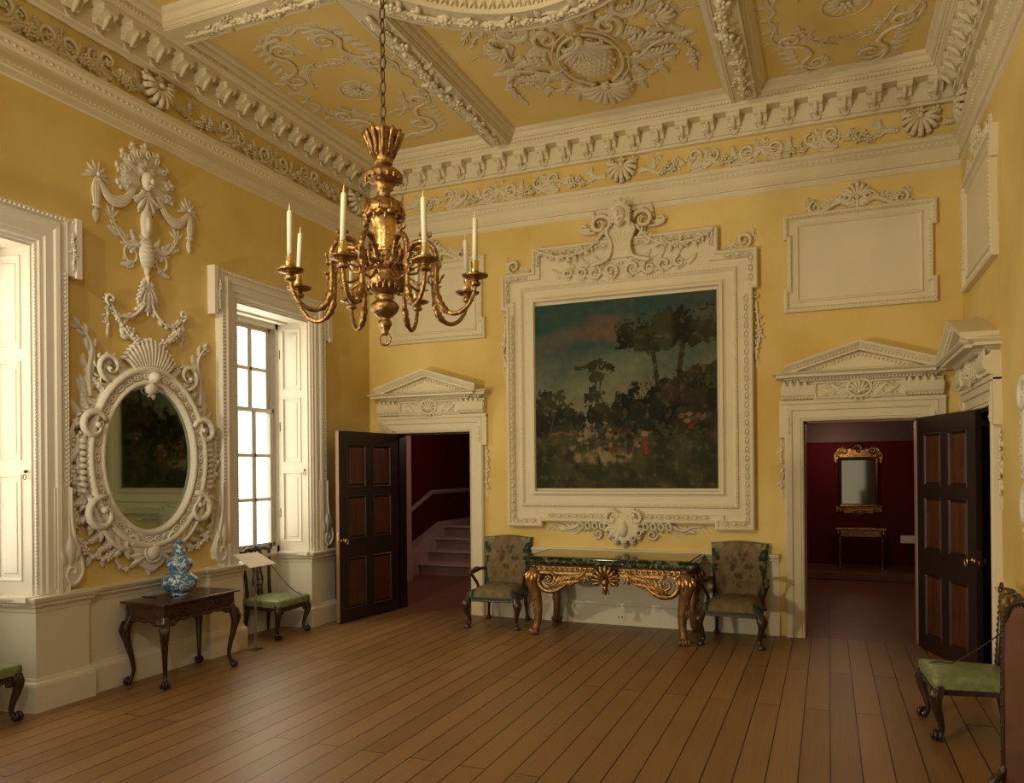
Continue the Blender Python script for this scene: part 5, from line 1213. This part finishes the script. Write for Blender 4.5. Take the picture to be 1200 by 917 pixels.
def tapc(u,v,k):
    """needlework: beige ground with a bouquet"""
    g=(.17,.125,.065); n=fbm(u*7,v*7,4,k); n2=fbm(u*40,v*40,2,k)
    c=tuple(q*(1+.35*n+.25*n2) for q in g); r2=random.Random(k)
    fl=[(.15,.04,.028),(.20,.10,.055),(.045,.05,.028),(.09,.035,.02),(.05,.055,.03)]
    for i in range(38):
        a=r2.random()*6.28; q=r2.random()**.6*.25; x=.5+q*cos(a); y=.55+q*sin(a)*.95; rr=.015+.035*r2.random(); cc=fl[r2.randrange(5)]
        d=math.hypot(u-x,v-y)/rr+.5*n2
        if d<1: c=tuple(c[j]+(cc[j]-c[j])*min(1,(1-d)*2.2) for j in range(3))
    return tuple(max(0.003,min(1,q)) for q in c)
def armchair(loc,rz,lab):
    e=root('needlework_armchair',loc,lab,'armchair','needlework armchairs beside the pier table',rz=rz)
    hs=.32
    for s_ in (1,-1):
        b=MB(); p=cabriole(b,s_*.265,-.27,hs,s_*.7,-1,.033,.060,'pad',.06); kneecarve(b,p,s_*.7,-1,1.1); b.build('leg','walnut',parent=e)
        b=MB(); b.tube(spline([(s_*.22,.27,hs),(s_*.22,.275,.18),(s_*.23,.30,.03)],5),[.022]*6+[.017]*5,8); b.lathe([(0,0),(.028,0),(.03,.015),(.02,.04)],12,(s_*.23,.30,0)); b.build('leg','walnut',parent=e)
    b=MB(); b.prism([(-.29,-.295),(.29,-.295),(.245,.28),(-.245,.28)],.285,.335)
    b.build('seat_rail','greenpaint',parent=e)
    b=MB(); 
    for k in range(40): b.ell((-.285+.0146*k,-.298,.297),(.0045,.004,.0045),0,6,4)
    b.build('nail_trim','brass',parent=e)
    # seat cushion
    K=36; vs=[];cs=[];fs=[]
    for j in range(K+1):
        for i in range(K+1):
            u,v=i/K*2-1,j/K*2-1; w=.295-.045*(v+1)/2; x=u*w;y=-.01+v*.285; ex=max(abs(u),abs(v))
            z=.335+.085*(1-ex**5)**.5+.025*(1-u*u)*(1-v*v)
            vs.append((x,y,z)); c=tapc(i/K,j/K,5)
            if abs(abs(u)-.86)<.15 and abs(abs(v)-.86)<.15 and fbm(u*9,v*9,2,2)>-.1: c=(.010,.028,.02)
            cs.append(c)
    fs=[(j*(K+1)+i,j*(K+1)+i+1,(j+1)*(K+1)+i+1,(j+1)*(K+1)+i) for j in range(K) for i in range(K)]
    b=MB(); b.add(vs,fs,True,cs); b.add([(-.29,-.29,.334),(.29,-.29,.334),(.25,.27,.334),(-.25,.27,.334)],[(0,1,2,3)],False,[(.02,.03,.02)]*4); b.build('seat','tap',parent=e)
    # upholstered back
    K=44; vs=[];cs=[]; z0,z1=.37,.93
    def bkp(u,v,n): # u -1..1, v 0..1
        w=.255+.03*v-.008*sin(pi*v); zz=z0+(z1-z0)*v+(.022*(1-u*u)**2 if v>.999 else .022*(1-u*u)**2*v**6)
        return (u*w,.235+.12*v-n,zz)
    for side in (0,1):
        for j in range(K+1):
            for i in range(K+1):
                u,v=i/K*2-1,j/K; ex=max(abs(u),abs(v*2-1)); n=(.035*(1-ex**6)**.5+.012) if side==0 else -.02
                vs.append(bkp(u,v,n)); c=tapc(i/K,.15+.75*v,9)
                edge=.80-.10*cos(v*9) 
                if abs(u)>edge and not (.62<v<.70): c=(.010,.03,.023) if fbm(u*8,v*8,3,4)>-.25 else (.14,.15,.09)
                if v>.90 and abs(u)>.55 and fbm(u*14,v*14,2,6)>.0: c=(.22,.24,.16)
                if side==1: c=(.02,.035,.025)
                cs.append(c)
    o=(K+1)**2
    fs=[(j*(K+1)+i,j*(K+1)+i+1,(j+1)*(K+1)+i+1,(j+1)*(K+1)+i) for j in range(K) for i in range(K)]
    fs+=[tuple(o+q for q in f) for f in fs]
    rim=[i for i in range(K)]+[(K)+j*(K+1) for j in range(K)]+[K*(K+1)+i for i in range(K,0,-1)]+[j*(K+1) for j in range(K,0,-1)]
    fs+=[(rim[k],rim[(k+1)%len(rim)],o+rim[(k+1)%len(rim)],o+rim[k]) for k in range(len(rim))]
    b=MB(); b.add(vs,fs,True,cs); b.build('backrest','tap',parent=e)
    for s_ in (1,-1):
        b=MB(); b.tube(spline([(s_*.24,.27,.57),(s_*.275,.16,.585),(s_*.30,.02,.57),(s_*.31,-.06,.565)],4),[.018]*5+[.022]*4+[.02]*4,8)
        b.ell((s_*.312,-.085,.562),(.026,.034,.028),0,10,6)
        b.build('arm','walnut',parent=e)
        b=MB(); b.tube(spline([(s_*.285,.02,.31),(s_*.262,.03,.40),(s_*.285,-.01,.48),(s_*.312,-.06,.55)],4),[.021]*5+[.017]*8,8); b.build('arm_support','walnut',parent=e)
        b=MB(); b.ell((s_*.295,.05,.60),(.028,.10,.018),0,12,6); b.ell((s_*.312,-.07,.590),(.022,.03,.012),0,8,5)
        o=b.build('arm_pad',mat('arm pad wool %s'%('a' if s_>0 else 'b'),(.16,.11,.05),.9,0,.3,60),parent=e)
    b=MB(); b.box(-.24,.24,.245,.285,.335,.385); b.build('back_rail','walnut',parent=e)
    return e
a1=armchair((-3.37,7.80,0),.10,'needlework armchair with a rose bouquet back, left of the gilt pier table')
copy_tree(a1,loc=(-.855,7.80,0),rz=-.04,label='needlework armchair right of the gilt pier table, beside the right doorway')

# ------------------------------------------------------------------ pier table
PT=root('pier_table',(-2.055,7.78,0),'gilded pier table with dark green marble top, shell and lion paw feet below the painting','table')
b=MB(); X_,Y_=.855,.37
b.sweep([(-X_,-Y_),(X_,-Y_),(X_,Y_),(-X_,Y_)],[(.03,.728),(.0,.73),(-.012,.74),(-.018,.755),(-.008,.77),(.0,.78),(-.004,.79),(-.012,.797),(-.002,.806),(.012,.808),(.03,.808)],True,1)
b.add([(-X_+.012,-Y_+.012,.808),(X_-.012,-Y_+.012,.808),(X_-.012,Y_-.012,.808),(-X_+.012,Y_-.012,.808),(-X_+.03,-Y_+.03,.728),(X_-.03,-Y_+.03,.728),(X_-.03,Y_-.03,.728),(-X_+.03,Y_-.03,.728)],[(0,1,2,3),(7,6,5,4)],False)
b.build('marble_top','marble',parent=PT)
b=MB(); x_,y_=.80,.335
b.box(-x_,x_,-y_,y_,.655,.73)
b.sweep([(-x_,-y_),(x_,-y_),(x_,y_),(-x_,y_)],[(0,.70),(-.03,.715),(-.035,.73),(0,.731)],True,1)
for k in range(64): b.ell((-.80+.0254*k,-y_-.028,.714),(.008,.008,.007),0,6,4)
for k in range(28): b.ell((x_+.028,-y_+.0254*k,.714),(.008,.008,.007),0,6,4)
b.build('frieze_rail','darkrail',parent=PT)
for s_ in (1,-1):
    b=MB(lambda u,v,n:(u,-y_-n,v))
    for k in range(11):
        u=s_*(.17+.055*k); b.cscroll(u,.682,pi,.024,1.1,.0085,-1,.3,0,.010,.0)
        b.tube([(u-.023,.682,.005),(u-.03,.668,.005),(u-.045,.664,.005)],.007,5)
    b.box(*sorted((s_*.13,s_*.79)),.655,.660,0,.012); b.box(*sorted((s_*.13,s_*.79)),.704,.708,0,.012)
    b.build('wave_scroll','gilt_lt',parent=PT)
F=lambda u,v,n:(u,-y_-n,v)
b=MB(F); b.shell(0,.585,pi/2,.145,11,3.7,.06,.2); b.build('shell_mask','gilt',parent=PT)
b=MB(F)
b.ell((0,.57,.05),(.035,.045,.04),0,10,6)
for s_ in (1,-1): b.cscroll(s_*.075,.565,pi/2,.035,1.2,.012,-s_,.3,0,.03,.02)
b.tube([(0,.56,.04),(0,.50,.045),(0,.455,.03)],[.03,.024,.010],8)
for k in range(3): b.leaf(0,.52,-pi/2+(k-1)*.5,.08,.03,.02,0,.03)
b.build('shell_pendant','gilt',parent=PT)
for s_ in (1,-1):
    b=MB(F); b.cscroll(s_*.60,.575,pi/2,.075,1.6,.016,s_,.18,0,.03,.01)
    an=lambda a: a if s_>0 else pi-a
    b.tube([(s_*p[0],p[1],.025) for p in spline([(.70,.62,0),(.715,.54,0),(.66,.47,0),(.56,.455,0),(.46,.50,0),(.37,.58,0),(.28,.63,0)],5)],[.030]*10+[.026]*10+[.02]*5+[.012]*6,8)
    for k in range(8): b.leaf(s_*(.57-.032*k),.475+.015*k,an(1.7+.08*k),.16-.008*k,.034,.035,s_*.5,.02); b.acan(s_*(.60-.035*k),.47+.012*k,an(2.3+.1*k),.15-.008*k,.08,.035,-s_*.5,.02)
    for k in range(5): b.leaf(s_*(.33-.02*k),.56+.012*k,an(2.2),.09,.025,.03,-s_*.5,.02)
    for k in range(5): b.leaf(s_*(.20+.02*k),.63,an(-1.9+.35*k),.075,.024,.025,.4,.02)
    b.flower(s_*.25,.61,.02,.028); b.plume([(s_*.30,.64),(s_*.25,.60),(s_*.22,.555)],.008,3,.05,.02,h=.025)
    b.box(*sorted((s_*.12,s_*.70)),.63,.662,-.03,.012)
    b.build('apron_scroll','gilt',parent=PT)
    # side aprons
    b=MB(lambda u,v,n,s_=s_:(s_*(x_+n),u,v))
    b.tube([(p[0],p[1],.02) for p in spline([(-.28,.60,0),(-.18,.53,0),(-.05,.55,0),(0,.60,0),(.05,.55,0),(.18,.53,0),(.28,.60,0)],5)],.026,8)
    for k in range(8): b.leaf(-.2+.055*k,.57,-pi/2+.2*(k-4),.08,.035,.03,0,.01)
    b.build('side_apron','gilt',parent=PT)
for s_ in (1,-1):
    for t_ in (-1,1):
        x,y=s_*.755,t_*.30; b=MB()
        P=[(x,y,.66,.060),(x+s_*.03,y+t_*.03,.60,.072),(x+s_*.035,y+t_*.03,.52,.066),(x+s_*.01,y+t_*.01,.42,.055),(x-s_*.01,y,.30,.048),(x-s_*.012,y,.18,.040),(x-s_*.0,y+t_*.01,.09,.038),(x+s_*.005,y+t_*.03,.045,.042)]
        Q=spline([p[:3] for p in P],4); R=[]
        for i in range(len(Q)): t=i/4; k=min(int(t),len(P)-2); R.append(P[k][3]+(P[k+1][3]-P[k][3])*(t-k))
        b.tube(Q,R,12)
        for k in range(4):  # toes
            a=math.atan2(t_*1.0,s_*.35)+(k-1.5)*.42; fx,fy=x+cos(a)*.055,y+t_*.02+sin(a)*.055
            b.ell((fx,fy,.032),(.038,.024,.032),a,8,6); b.ell((fx+cos(a)*.024,fy+sin(a)*.024,.014),(.012,.008,.012),a,6,4)
        for k in range(10):  # fur locks / feathering
            z=.55-.035*k; a=math.atan2(t_,s_)+(k%3-1)*.7; r=.055-.0028*k; b.ell((x+cos(a)*r+.02*s_*(1-k/10),y+sin(a)*r+.02*t_*(1-k/10),z),(.014,.011,.03),a,6,5)
        b.build('leg','parcel',parent=PT)
        b=MB()
        a0=math.atan2(t_,s_)
        for k in range(9):
            a=a0+(k-4)*.42; z=.60+.02*(k%2); b.tube([(x+cos(a)*.05,y+sin(a)*.05,z+.05),(x+cos(a)*.088+s_*.02,y+sin(a)*.088+t_*.02,z-.01),(x+cos(a)*.082+s_*.025,y+sin(a)*.082+t_*.02,z-.075)],[.012,.017,.006],6)
        b.build('knee_carving','gilt_lt' if t_<0 else 'gilt',parent=PT)

# ------------------------------------------------------------------ side table with vase
TB=root('side_table',(-5.02,4.90,0),'dark mahogany side table with claw feet below the oval mirror','table')
b=MB(); b.bbox(-.235,.24,-.42,.42,.657,.675,.006); b.build('table_top','tablewood',parent=TB)
b=MB(); b.box(-.205,.20,-.385,.385,.535,.657); 
for k in range(34): b.ell((.202,-.37+.0224*k,.535-.012*abs(sin(k*.55))),(.006,.013,.014),0,6,5)
for k in range(18): b.ell((-.19+.0224*k,-.387,.535-.012*abs(sin(k*.55))),(.013,.006,.014),0,6,5)
for s_ in (1,-1):
    b.tube([(.195,s_*.36,.52),(.195,s_*.29,.50),(.195,s_*.22,.525)],[.022,.018,.006],6); b.tube([(.17,s_*.375,.52),(.10,s_*.375,.50),(.04,s_*.375,.525)],[.022,.018,.006],6)
b.build('apron','tablewood',parent=TB)
for s_ in (1,-1):
    b=MB(); b.bbox(.200,.208,s_*.19-.15,s_*.19+.15,.56,.64,.003)
    o=b.build('drawer','tablewood',parent=TB)
    b=MB(); b.ell((.211,s_*.19,.60),(.004,.035,.020),0,10,5); b.tube([(.222,s_*.19-.025+.0*t,.605) if t==0 else (.222+.006*sin(pi*t/6),s_*.19-.025+.05*t/6,.605-.016*sin(pi*t/6)) for t in range(7)],.003,6); b.build('drawer_pull','black',parent=o)
for sx in (1,-1):
    for sy in (1,-1):
        b=MB(); p=cabriole(b,sx*.175,sy*.355,.56,sx,sy,.029,.047,'claw',.06); kneecarve(b,p,sx,sy,1.4)
        b.build('leg','chairwood',parent=TB)
b=MB(); b.lathe([(.0,0),(.072,0),(.078,.01),(.072,.018),(.085,.03),(.13,.065),(.148,.105),(.14,.145),(.105,.18),(.072,.198),(.075,.205),(.098,.225),(.108,.255),(.106,.285),(.085,.315),(.05,.33),(.036,.336),(.052,.350),(.056,.368),(.045,.386),(.028,.396),(.026,.42),(.030,.445),(.034,.455),(.028,.456),(.024,.43),(0,.43)],36)
b.build('gourd_vase','porcelain',loc=(-5.05,4.90,.675),label='blue and white porcelain triple gourd vase standing on the mahogany side table',cat='vase')
b=MB(); b.box(-.16,.0,-.004,.004,0,.006); b.build('stylus','black',loc=(-5.12,4.72,.675),label='thin black rod lying on the side table left of the vase',cat='rod')
# label stand
LS=root('label_stand',(-5.09,5.865,0),'clear stand holding a tilted white label card between table and chair','label stand')
b=MB(lambda u,v,n:(u,v,n)); b.add([(-.07,-.215,.925),(-.07,.12,.915),(.07,.21,.80),(.07,-.15,.80),(-.07,-.215,.931),(-.07,.12,.921),(.07,.21,.806),(.07,-.15,.806)],[(0,1,2,3),(7,6,5,4),(0,4,5,1),(1,5,6,2),(2,6,7,3),(3,7,4,0)],False); b.build('card','card',parent=LS)
b=MB(); b.box(-.004,.004,-.012,.012,.006,.86); b.build('post','acrylic',parent=LS)
b=MB(); b.bbox(-.05,.05,-.06,.06,0,.008,.002); b.build('foot','acrylic',parent=LS)

# ------------------------------------------------------------------ fire screen at the right edge
FS=root('fire_screen',(1.0,4.14,0),'carved walnut cheval fire screen with brown panel, cut by the right edge of the photo','fire screen',rz=0)
ax=Vector((.80-1.0,4.50-4.14,0)); axn=ax.normalized(); hw=ax.length
FSF=lambda u,v,n: (axn.x*u+axn.y*n,axn.y*u-axn.x*n,v)   # u along the screen, n thickness
b=MB(FSF); b.prism([(-hw+.03,.09),(hw-.03,.09),(hw-.03,.90),(hw-.10,1.0),(.12,1.04),(-.12,1.04),(-hw+.10,1.0),(-hw+.03,.90)],-.008,.008); b.build('screen_panel',mat('brown velvet',(.16,.07,.035),.75,0,.2,9),parent=FS)
b=MB(FSF); o=[(hw-.015,.09),(hw-.012,.5),(hw-.02,.80),(hw-.03,.93),(hw-.09,1.02),(.14,1.06),(0,1.07),(-.14,1.06),(-hw+.09,1.02),(-hw+.03,.93),(-hw+.02,.80),(-hw+.012,.5),(-hw+.015,.09)]
Q=spline([(p[0],p[1],0) for p in o],4); b.tube(Q,.016,8)
for i in range(0,len(Q)): 
    for s_ in (1,-1): b.ell((Q[i][0],Q[i][1],s_*.014),(.008,.011,.006),0,6,4)
b.tube([(-hw+.015,.09,0),(hw-.015,.09,0)],.018,8)
b.build('screen_frame','walnut',parent=FS)
b=MB(FSF)
for s_ in (1,-1):
    for side in (1,-1):
        b.add([],[],True)
    b.cscroll(s_*(hw-.05),1.03,pi/2,.045,1.2,.018,-s_,.3,3,.02,-.01); b.cscroll(s_*.09,1.10,0 if s_>0 else pi,.05,1.2,.018,s_,.3,3,.02,-.01)
    b.plume([(s_*.10,1.06),(s_*.16,1.08),(s_*(hw-.1),1.05)],.022,4,.07,.03,h=.03)
    b.tube([(s_*(hw-.05),1.06,0),(s_*(hw-.02),1.0,0),(s_*(hw-.015),.92,0)],[.02,.024,.012],7)
b.ell((0,1.12,0),(.05,.06,.03),0,10,6); b.shell(0,1.08,pi/2,.11,7,2.6,.03)
b.build('screen_crest',mat('carved crest, traces of gold',(.10,.055,.025),.3,.3,0,30,.3,90,.5,vcol=(.28,.17,.06)),parent=FS)
for s_ in (1,-1):
    for t_ in (1,-1):
        b=MB(FSF); b.tube([(s_*(hw-.02),p[1],t_*p[0]) for p in spline([(.0,.20,0),(.02,.16,0),(.06,.13,0),(.09,.07,0),(.12,.02,0)],4)],[.018]*5+[.020]*6+[.014]*5+[.015],8); b.ell((s_*(hw-.02),.020,t_*.125),(.02,.02,.024),0,10,6)
        b.build('leg','walnut',parent=FS)

# wall socket on the baseboard
b=MB(); b.bbox(-2.15,-2.05,D-.044,D-.034,.06,.115,.002); o=b.build('wall_socket','white',label='small white electric socket in the baseboard below the pier table',cat='socket')
for dx in (-.02,.02): q=MB(); q.box(dx-.006,dx+.006,-.0075,-.004,.02,.036); q.build('socket_slot','black',parent=o)
# ================================================================== rooms beyond the doors
b=MB(); b.box(-8.2,3.0,D+.02,15.2,-.08,-.002); S(b.build('floor','floor2',loc=(0,0,0)))
# stair hall (left)
b=MB(); b.box(-6.65,-6.45,D+WT,15,0,4.5); S(b.build('wall_left','red',loc=(0,0,0)))
b=MB(); b.box(-6.5,-2.5,14.2,14.4,0,4.5); S(b.build('wall_back','red',loc=(0,0,0)))
b=MB(); b.box(-2.6,-2.5,D+WT,14.3,0,4.5); S(b.build('wall_right','red',loc=(0,0,0)))
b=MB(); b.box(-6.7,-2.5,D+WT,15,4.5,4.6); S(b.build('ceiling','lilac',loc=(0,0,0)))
b=MB()
for x0,x1 in ((-6.10,-5.985),):
    b.box(x0,x1,10.30,10.42,.0,4.5); b.box(x0-.01,x1+.01,10.28,10.43,0,.38)
S(b.build('trim_8','stone',loc=(0,0,0)))
b=MB(); b.box(-6.42,-6.10,10.30,10.40,0,4.5); S(b.build('wall_back','red',loc=(0,0,0)))
ST=root('staircase',(-5.2,11.0,0),'pale stone staircase climbing beyond the left doorway','stairs',)
b=MB()
for k in range(4):
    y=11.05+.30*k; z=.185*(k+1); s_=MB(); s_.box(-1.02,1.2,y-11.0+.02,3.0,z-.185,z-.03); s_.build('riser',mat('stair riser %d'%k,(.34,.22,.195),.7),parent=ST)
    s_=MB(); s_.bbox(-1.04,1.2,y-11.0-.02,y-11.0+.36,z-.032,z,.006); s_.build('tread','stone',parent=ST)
q=MB(lambda u,v,n:(-1.22+n,u,v)); q.prism([(-.55,0),(2.9,0),(2.9,.80),(1.1,.80),(.68,.66),(-.08,.44),(-.55,.23)],0,.20); q.build('stringer','stone',parent=ST)
q=MB(lambda u,v,n:(-1.215+n,u,v)); q.sweep([(-.56,.84),(.08,1.03),(.85,1.32),(3.1,1.33)],[(-.035,0),(-.035,.03),(-.01,.05),(.02,.06),(.04,.04),(.04,0)],False,1)
S(q.build('trim_9','stone',loc=(-5.2,11.0,0)))
# red gallery (right)
b=MB(); b.box(-2.5,3.2,13.6,13.8,0,3.2); S(b.build('wall_back','red',loc=(0,0,0)))
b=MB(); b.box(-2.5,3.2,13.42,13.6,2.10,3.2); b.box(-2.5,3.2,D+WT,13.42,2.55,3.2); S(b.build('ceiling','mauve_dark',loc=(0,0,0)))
b=MB(); b.box(3.0,3.2,D+WT,13.8,0,3.2); S(b.build('wall_right','red',loc=(0,0,0)))
b=MB(); b.bbox(-2.4,2.95,12.55,13.6,0,.12,.01); S(b.build('floor','floor2',loc=(0,0,0)))
b=MB(); b.box(-2.4,2.95,13.57,13.6,.12,.24); S(b.build('baseboard_back','red',loc=(0,0,0)))
# gilt console on the platform
GT=root('console_table',(.465,13.12,.12),'small gilt console table on the platform in the red gallery','table')
b=MB(); b.bbox(-.36,.36,-.17,.17,.60,.635,.008); b.build('table_top','gilt',parent=GT)
b=MB(); b.bbox(-.32,.32,-.15,.15,.50,.60,.004)
for s_ in (1,-1): b.tube([(s_*.31,-.15,.58),(s_*.34,-.16,.60)],[.03,.02],8); b.lathe([(.0,.5),(.035,.5),(.045,.55),(.035,.6),(0,.6)],12,(s_*.32,-.14,0))
b.build('apron','gilt',parent=GT)
for sx in (1,-1):
    for sy in (1,-1):
        b=MB(); b.lathe([(.0,0),(.032,0),(.034,.015),(.016,.03),(.02,.06),(.017,.1),(.021,.4),(.028,.44),(.018,.47),(.026,.5)],10,(sx*.30,sy*.12,0)); b.build('leg','gilt',parent=GT)
GM=root('gilt_mirror',(.455,13.6,.98),'gilt framed upright mirror on the crimson wall of the far gallery','mirror')
H=lambda u,v,n:(u,-n,v)
b=MB(H); b.sweep([(-.28,.09),(.28,.09),(.28,.86),(-.28,.86)],[(-.02,0),(-.02,.03),(.0,.045),(.02,.035),(.035,.02)],True,1)
b.build('mirror_frame','gilt',parent=GM)
b=MB(H); 
for s_ in (1,-1):
    b.prism([(s_*p[0],p[1]) for p in ((0,.86),(.30,.86),(.345,.80),(.36,.90),(.31,1.0),(.22,1.05),(.17,1.0),(.10,1.02),(.05,1.0),(0,1.0))],0,.02)
    b.cscroll(s_*.20,.98,pi/2,.06,1.2,.018,-s_,.3,4,.02,.02); b.cscroll(s_*.31,.92,0 if s_>0 else pi,.05,1.2,.014,s_,.3,3,.02,.02); b.leaf(s_*.33,.85,-pi/2,.12,.04,.03)
    for k in range(4): b.leaf(s_*.26,.93,pi/2+k*.6,.09,.035,.03,.4,.02)
b.shell(0,.99,pi/2,.11,7,2.8,.03); b.ell((0,.98,.03),.035,0,8,5)
b.build('crest','gilt',parent=GM)
b=MB(H)
b.prism([(-.34,.09),(-.33,-.01),(-.25,.02),(-.2,-.04),(-.1,-.02),(0,-.09),(.1,-.02),(.2,-.04),(.25,.02),(.33,-.01),(.34,.09)],0,.02)
for s_ in (1,-1):
    b.cscroll(s_*.27,.03,pi/2,.045,1.2,.014,s_,.3,3,.02,.02); b.plume([(s_*.05,.02),(s_*.14,.0),(s_*.2,.03)],.014,4,.06,.03,h=.03)
b.shell(0,.02,-pi/2,.09,7,2.6,.03)
b.build('base_carving','gilt',parent=GM)
b=MB(H); b.bbox(-.265,.265,.105,.845,0.002,.016,.003); b.build('mirror_glass','glass',parent=GM)
LP=root('label_stand',(1.13,12.9,.12),'slanted label stand on the platform of the red gallery','label stand')
b=MB(); b.add([(-.13,-.05,.43),(.13,-.05,.43),(.14,.04,.53),(-.12,.04,.53),(-.13,-.05,.44),(.13,-.05,.44),(.14,.04,.54),(-.12,.04,.54)],[(0,1,2,3),(7,6,5,4),(0,4,5,1),(1,5,6,2),(2,6,7,3),(3,7,4,0)],False); b.build('card','card',parent=LP)
b=MB(); b.box(-.01,.01,-.01,.01,0,.45); b.build('post','black',parent=LP)
# room behind the right hand door, its darkness painted as black walls
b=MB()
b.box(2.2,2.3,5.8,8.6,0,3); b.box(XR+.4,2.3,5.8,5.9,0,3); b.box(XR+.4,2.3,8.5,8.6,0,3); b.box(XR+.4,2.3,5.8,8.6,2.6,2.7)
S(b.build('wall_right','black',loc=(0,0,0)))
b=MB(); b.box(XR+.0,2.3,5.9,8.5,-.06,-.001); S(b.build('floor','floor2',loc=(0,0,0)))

# ================================================================== light
def area(name,loc,rot,sx,sy,e,col):
    l=bpy.data.lights.new(name,'AREA'); l.shape='RECTANGLE'; l.size=sx; l.size_y=sy; l.energy=e; l.color=col
    o=bpy.data.objects.new(name,l); COL.objects.link(o); o.location=loc; o.rotation_euler=rot; return o
def spot(name,loc,tgt,e,col,size,ang=60,blend=.6):
    l=bpy.data.lights.new(name,'SPOT'); l.energy=e; l.color=col; l.shadow_soft_size=size; l.spot_size=math.radians(ang); l.spot_blend=blend
    o=bpy.data.objects.new(name,l); COL.objects.link(o); o.location=loc; o.rotation_euler=(Vector(tgt)-Vector(loc)).to_track_quat('-Z','Y').to_euler(); return o
# daylight through the three windows: an area light behind each scrim's face
for i,(a,c) in enumerate(WIN):
    area('window_daylight',(XL-.33,(a+c)/2,2.1),(0,-pi/2,0),2.3,.95,LW_E[i],(1,.90,.72))
# museum lamps and the added ceiling fill
for nm,loc,tgt,e,col,sz,ang in SPOTS: spot(nm,loc,tgt,e,col,sz,ang)
def point(loc,e,col,r=.1):
    l=bpy.data.lights.new('room_fill','POINT'); l.energy=e; l.color=col; l.shadow_soft_size=r
    o=bpy.data.objects.new('room_fill',l); COL.objects.link(o); o.location=loc
for q in POINTS: point(*q)
w=bpy.data.worlds.new('World'); SC.world=w; w.use_nodes=True
w.node_tree.nodes['Background'].inputs[0].default_value=(*WCOL,1); w.node_tree.nodes['Background'].inputs[1].default_value=WSTR
SC.view_settings.view_transform='Standard'; SC.view_settings.look='None'; SC.view_settings.gamma=1; SC.view_settings.exposure=EXPO; SC.view_settings.use_curve_mapping=False
cy=SC.cycles; cy.max_bounces=8; cy.diffuse_bounces=5; cy.glossy_bounces=4; cy.transmission_bounces=6; cy.sample_clamp_indirect=4; cy.caustics_reflective=False; cy.caustics_refractive=False
# ================================================================== camera
cam=bpy.data.cameras.new('camera'); co=bpy.data.objects.new('camera',cam); COL.objects.link(co); SC.camera=co
f=898.5; cam.sensor_fit='HORIZONTAL'; cam.sensor_width=36; cam.lens=36*f/1200
yaw,pitch,roll=-.39054,.001,-.0091
fw=Vector((sin(yaw)*cos(pitch),cos(yaw)*cos(pitch),sin(pitch))); r=Vector((cos(yaw),-sin(yaw),0)); u=r.cross(fw)
r2=r*cos(roll)+u*sin(roll); u2=-r*sin(roll)+u*cos(roll)
co.matrix_world=Matrix(((r2.x,u2.x,-fw.x,0),(r2.y,u2.y,-fw.y,0),(r2.z,u2.z,-fw.z,1.7),(0,0,0,1)))
cam.shift_x=0; cam.shift_y=(549.5-458.5)/1200
cam.clip_start=.05; cam.clip_end=60
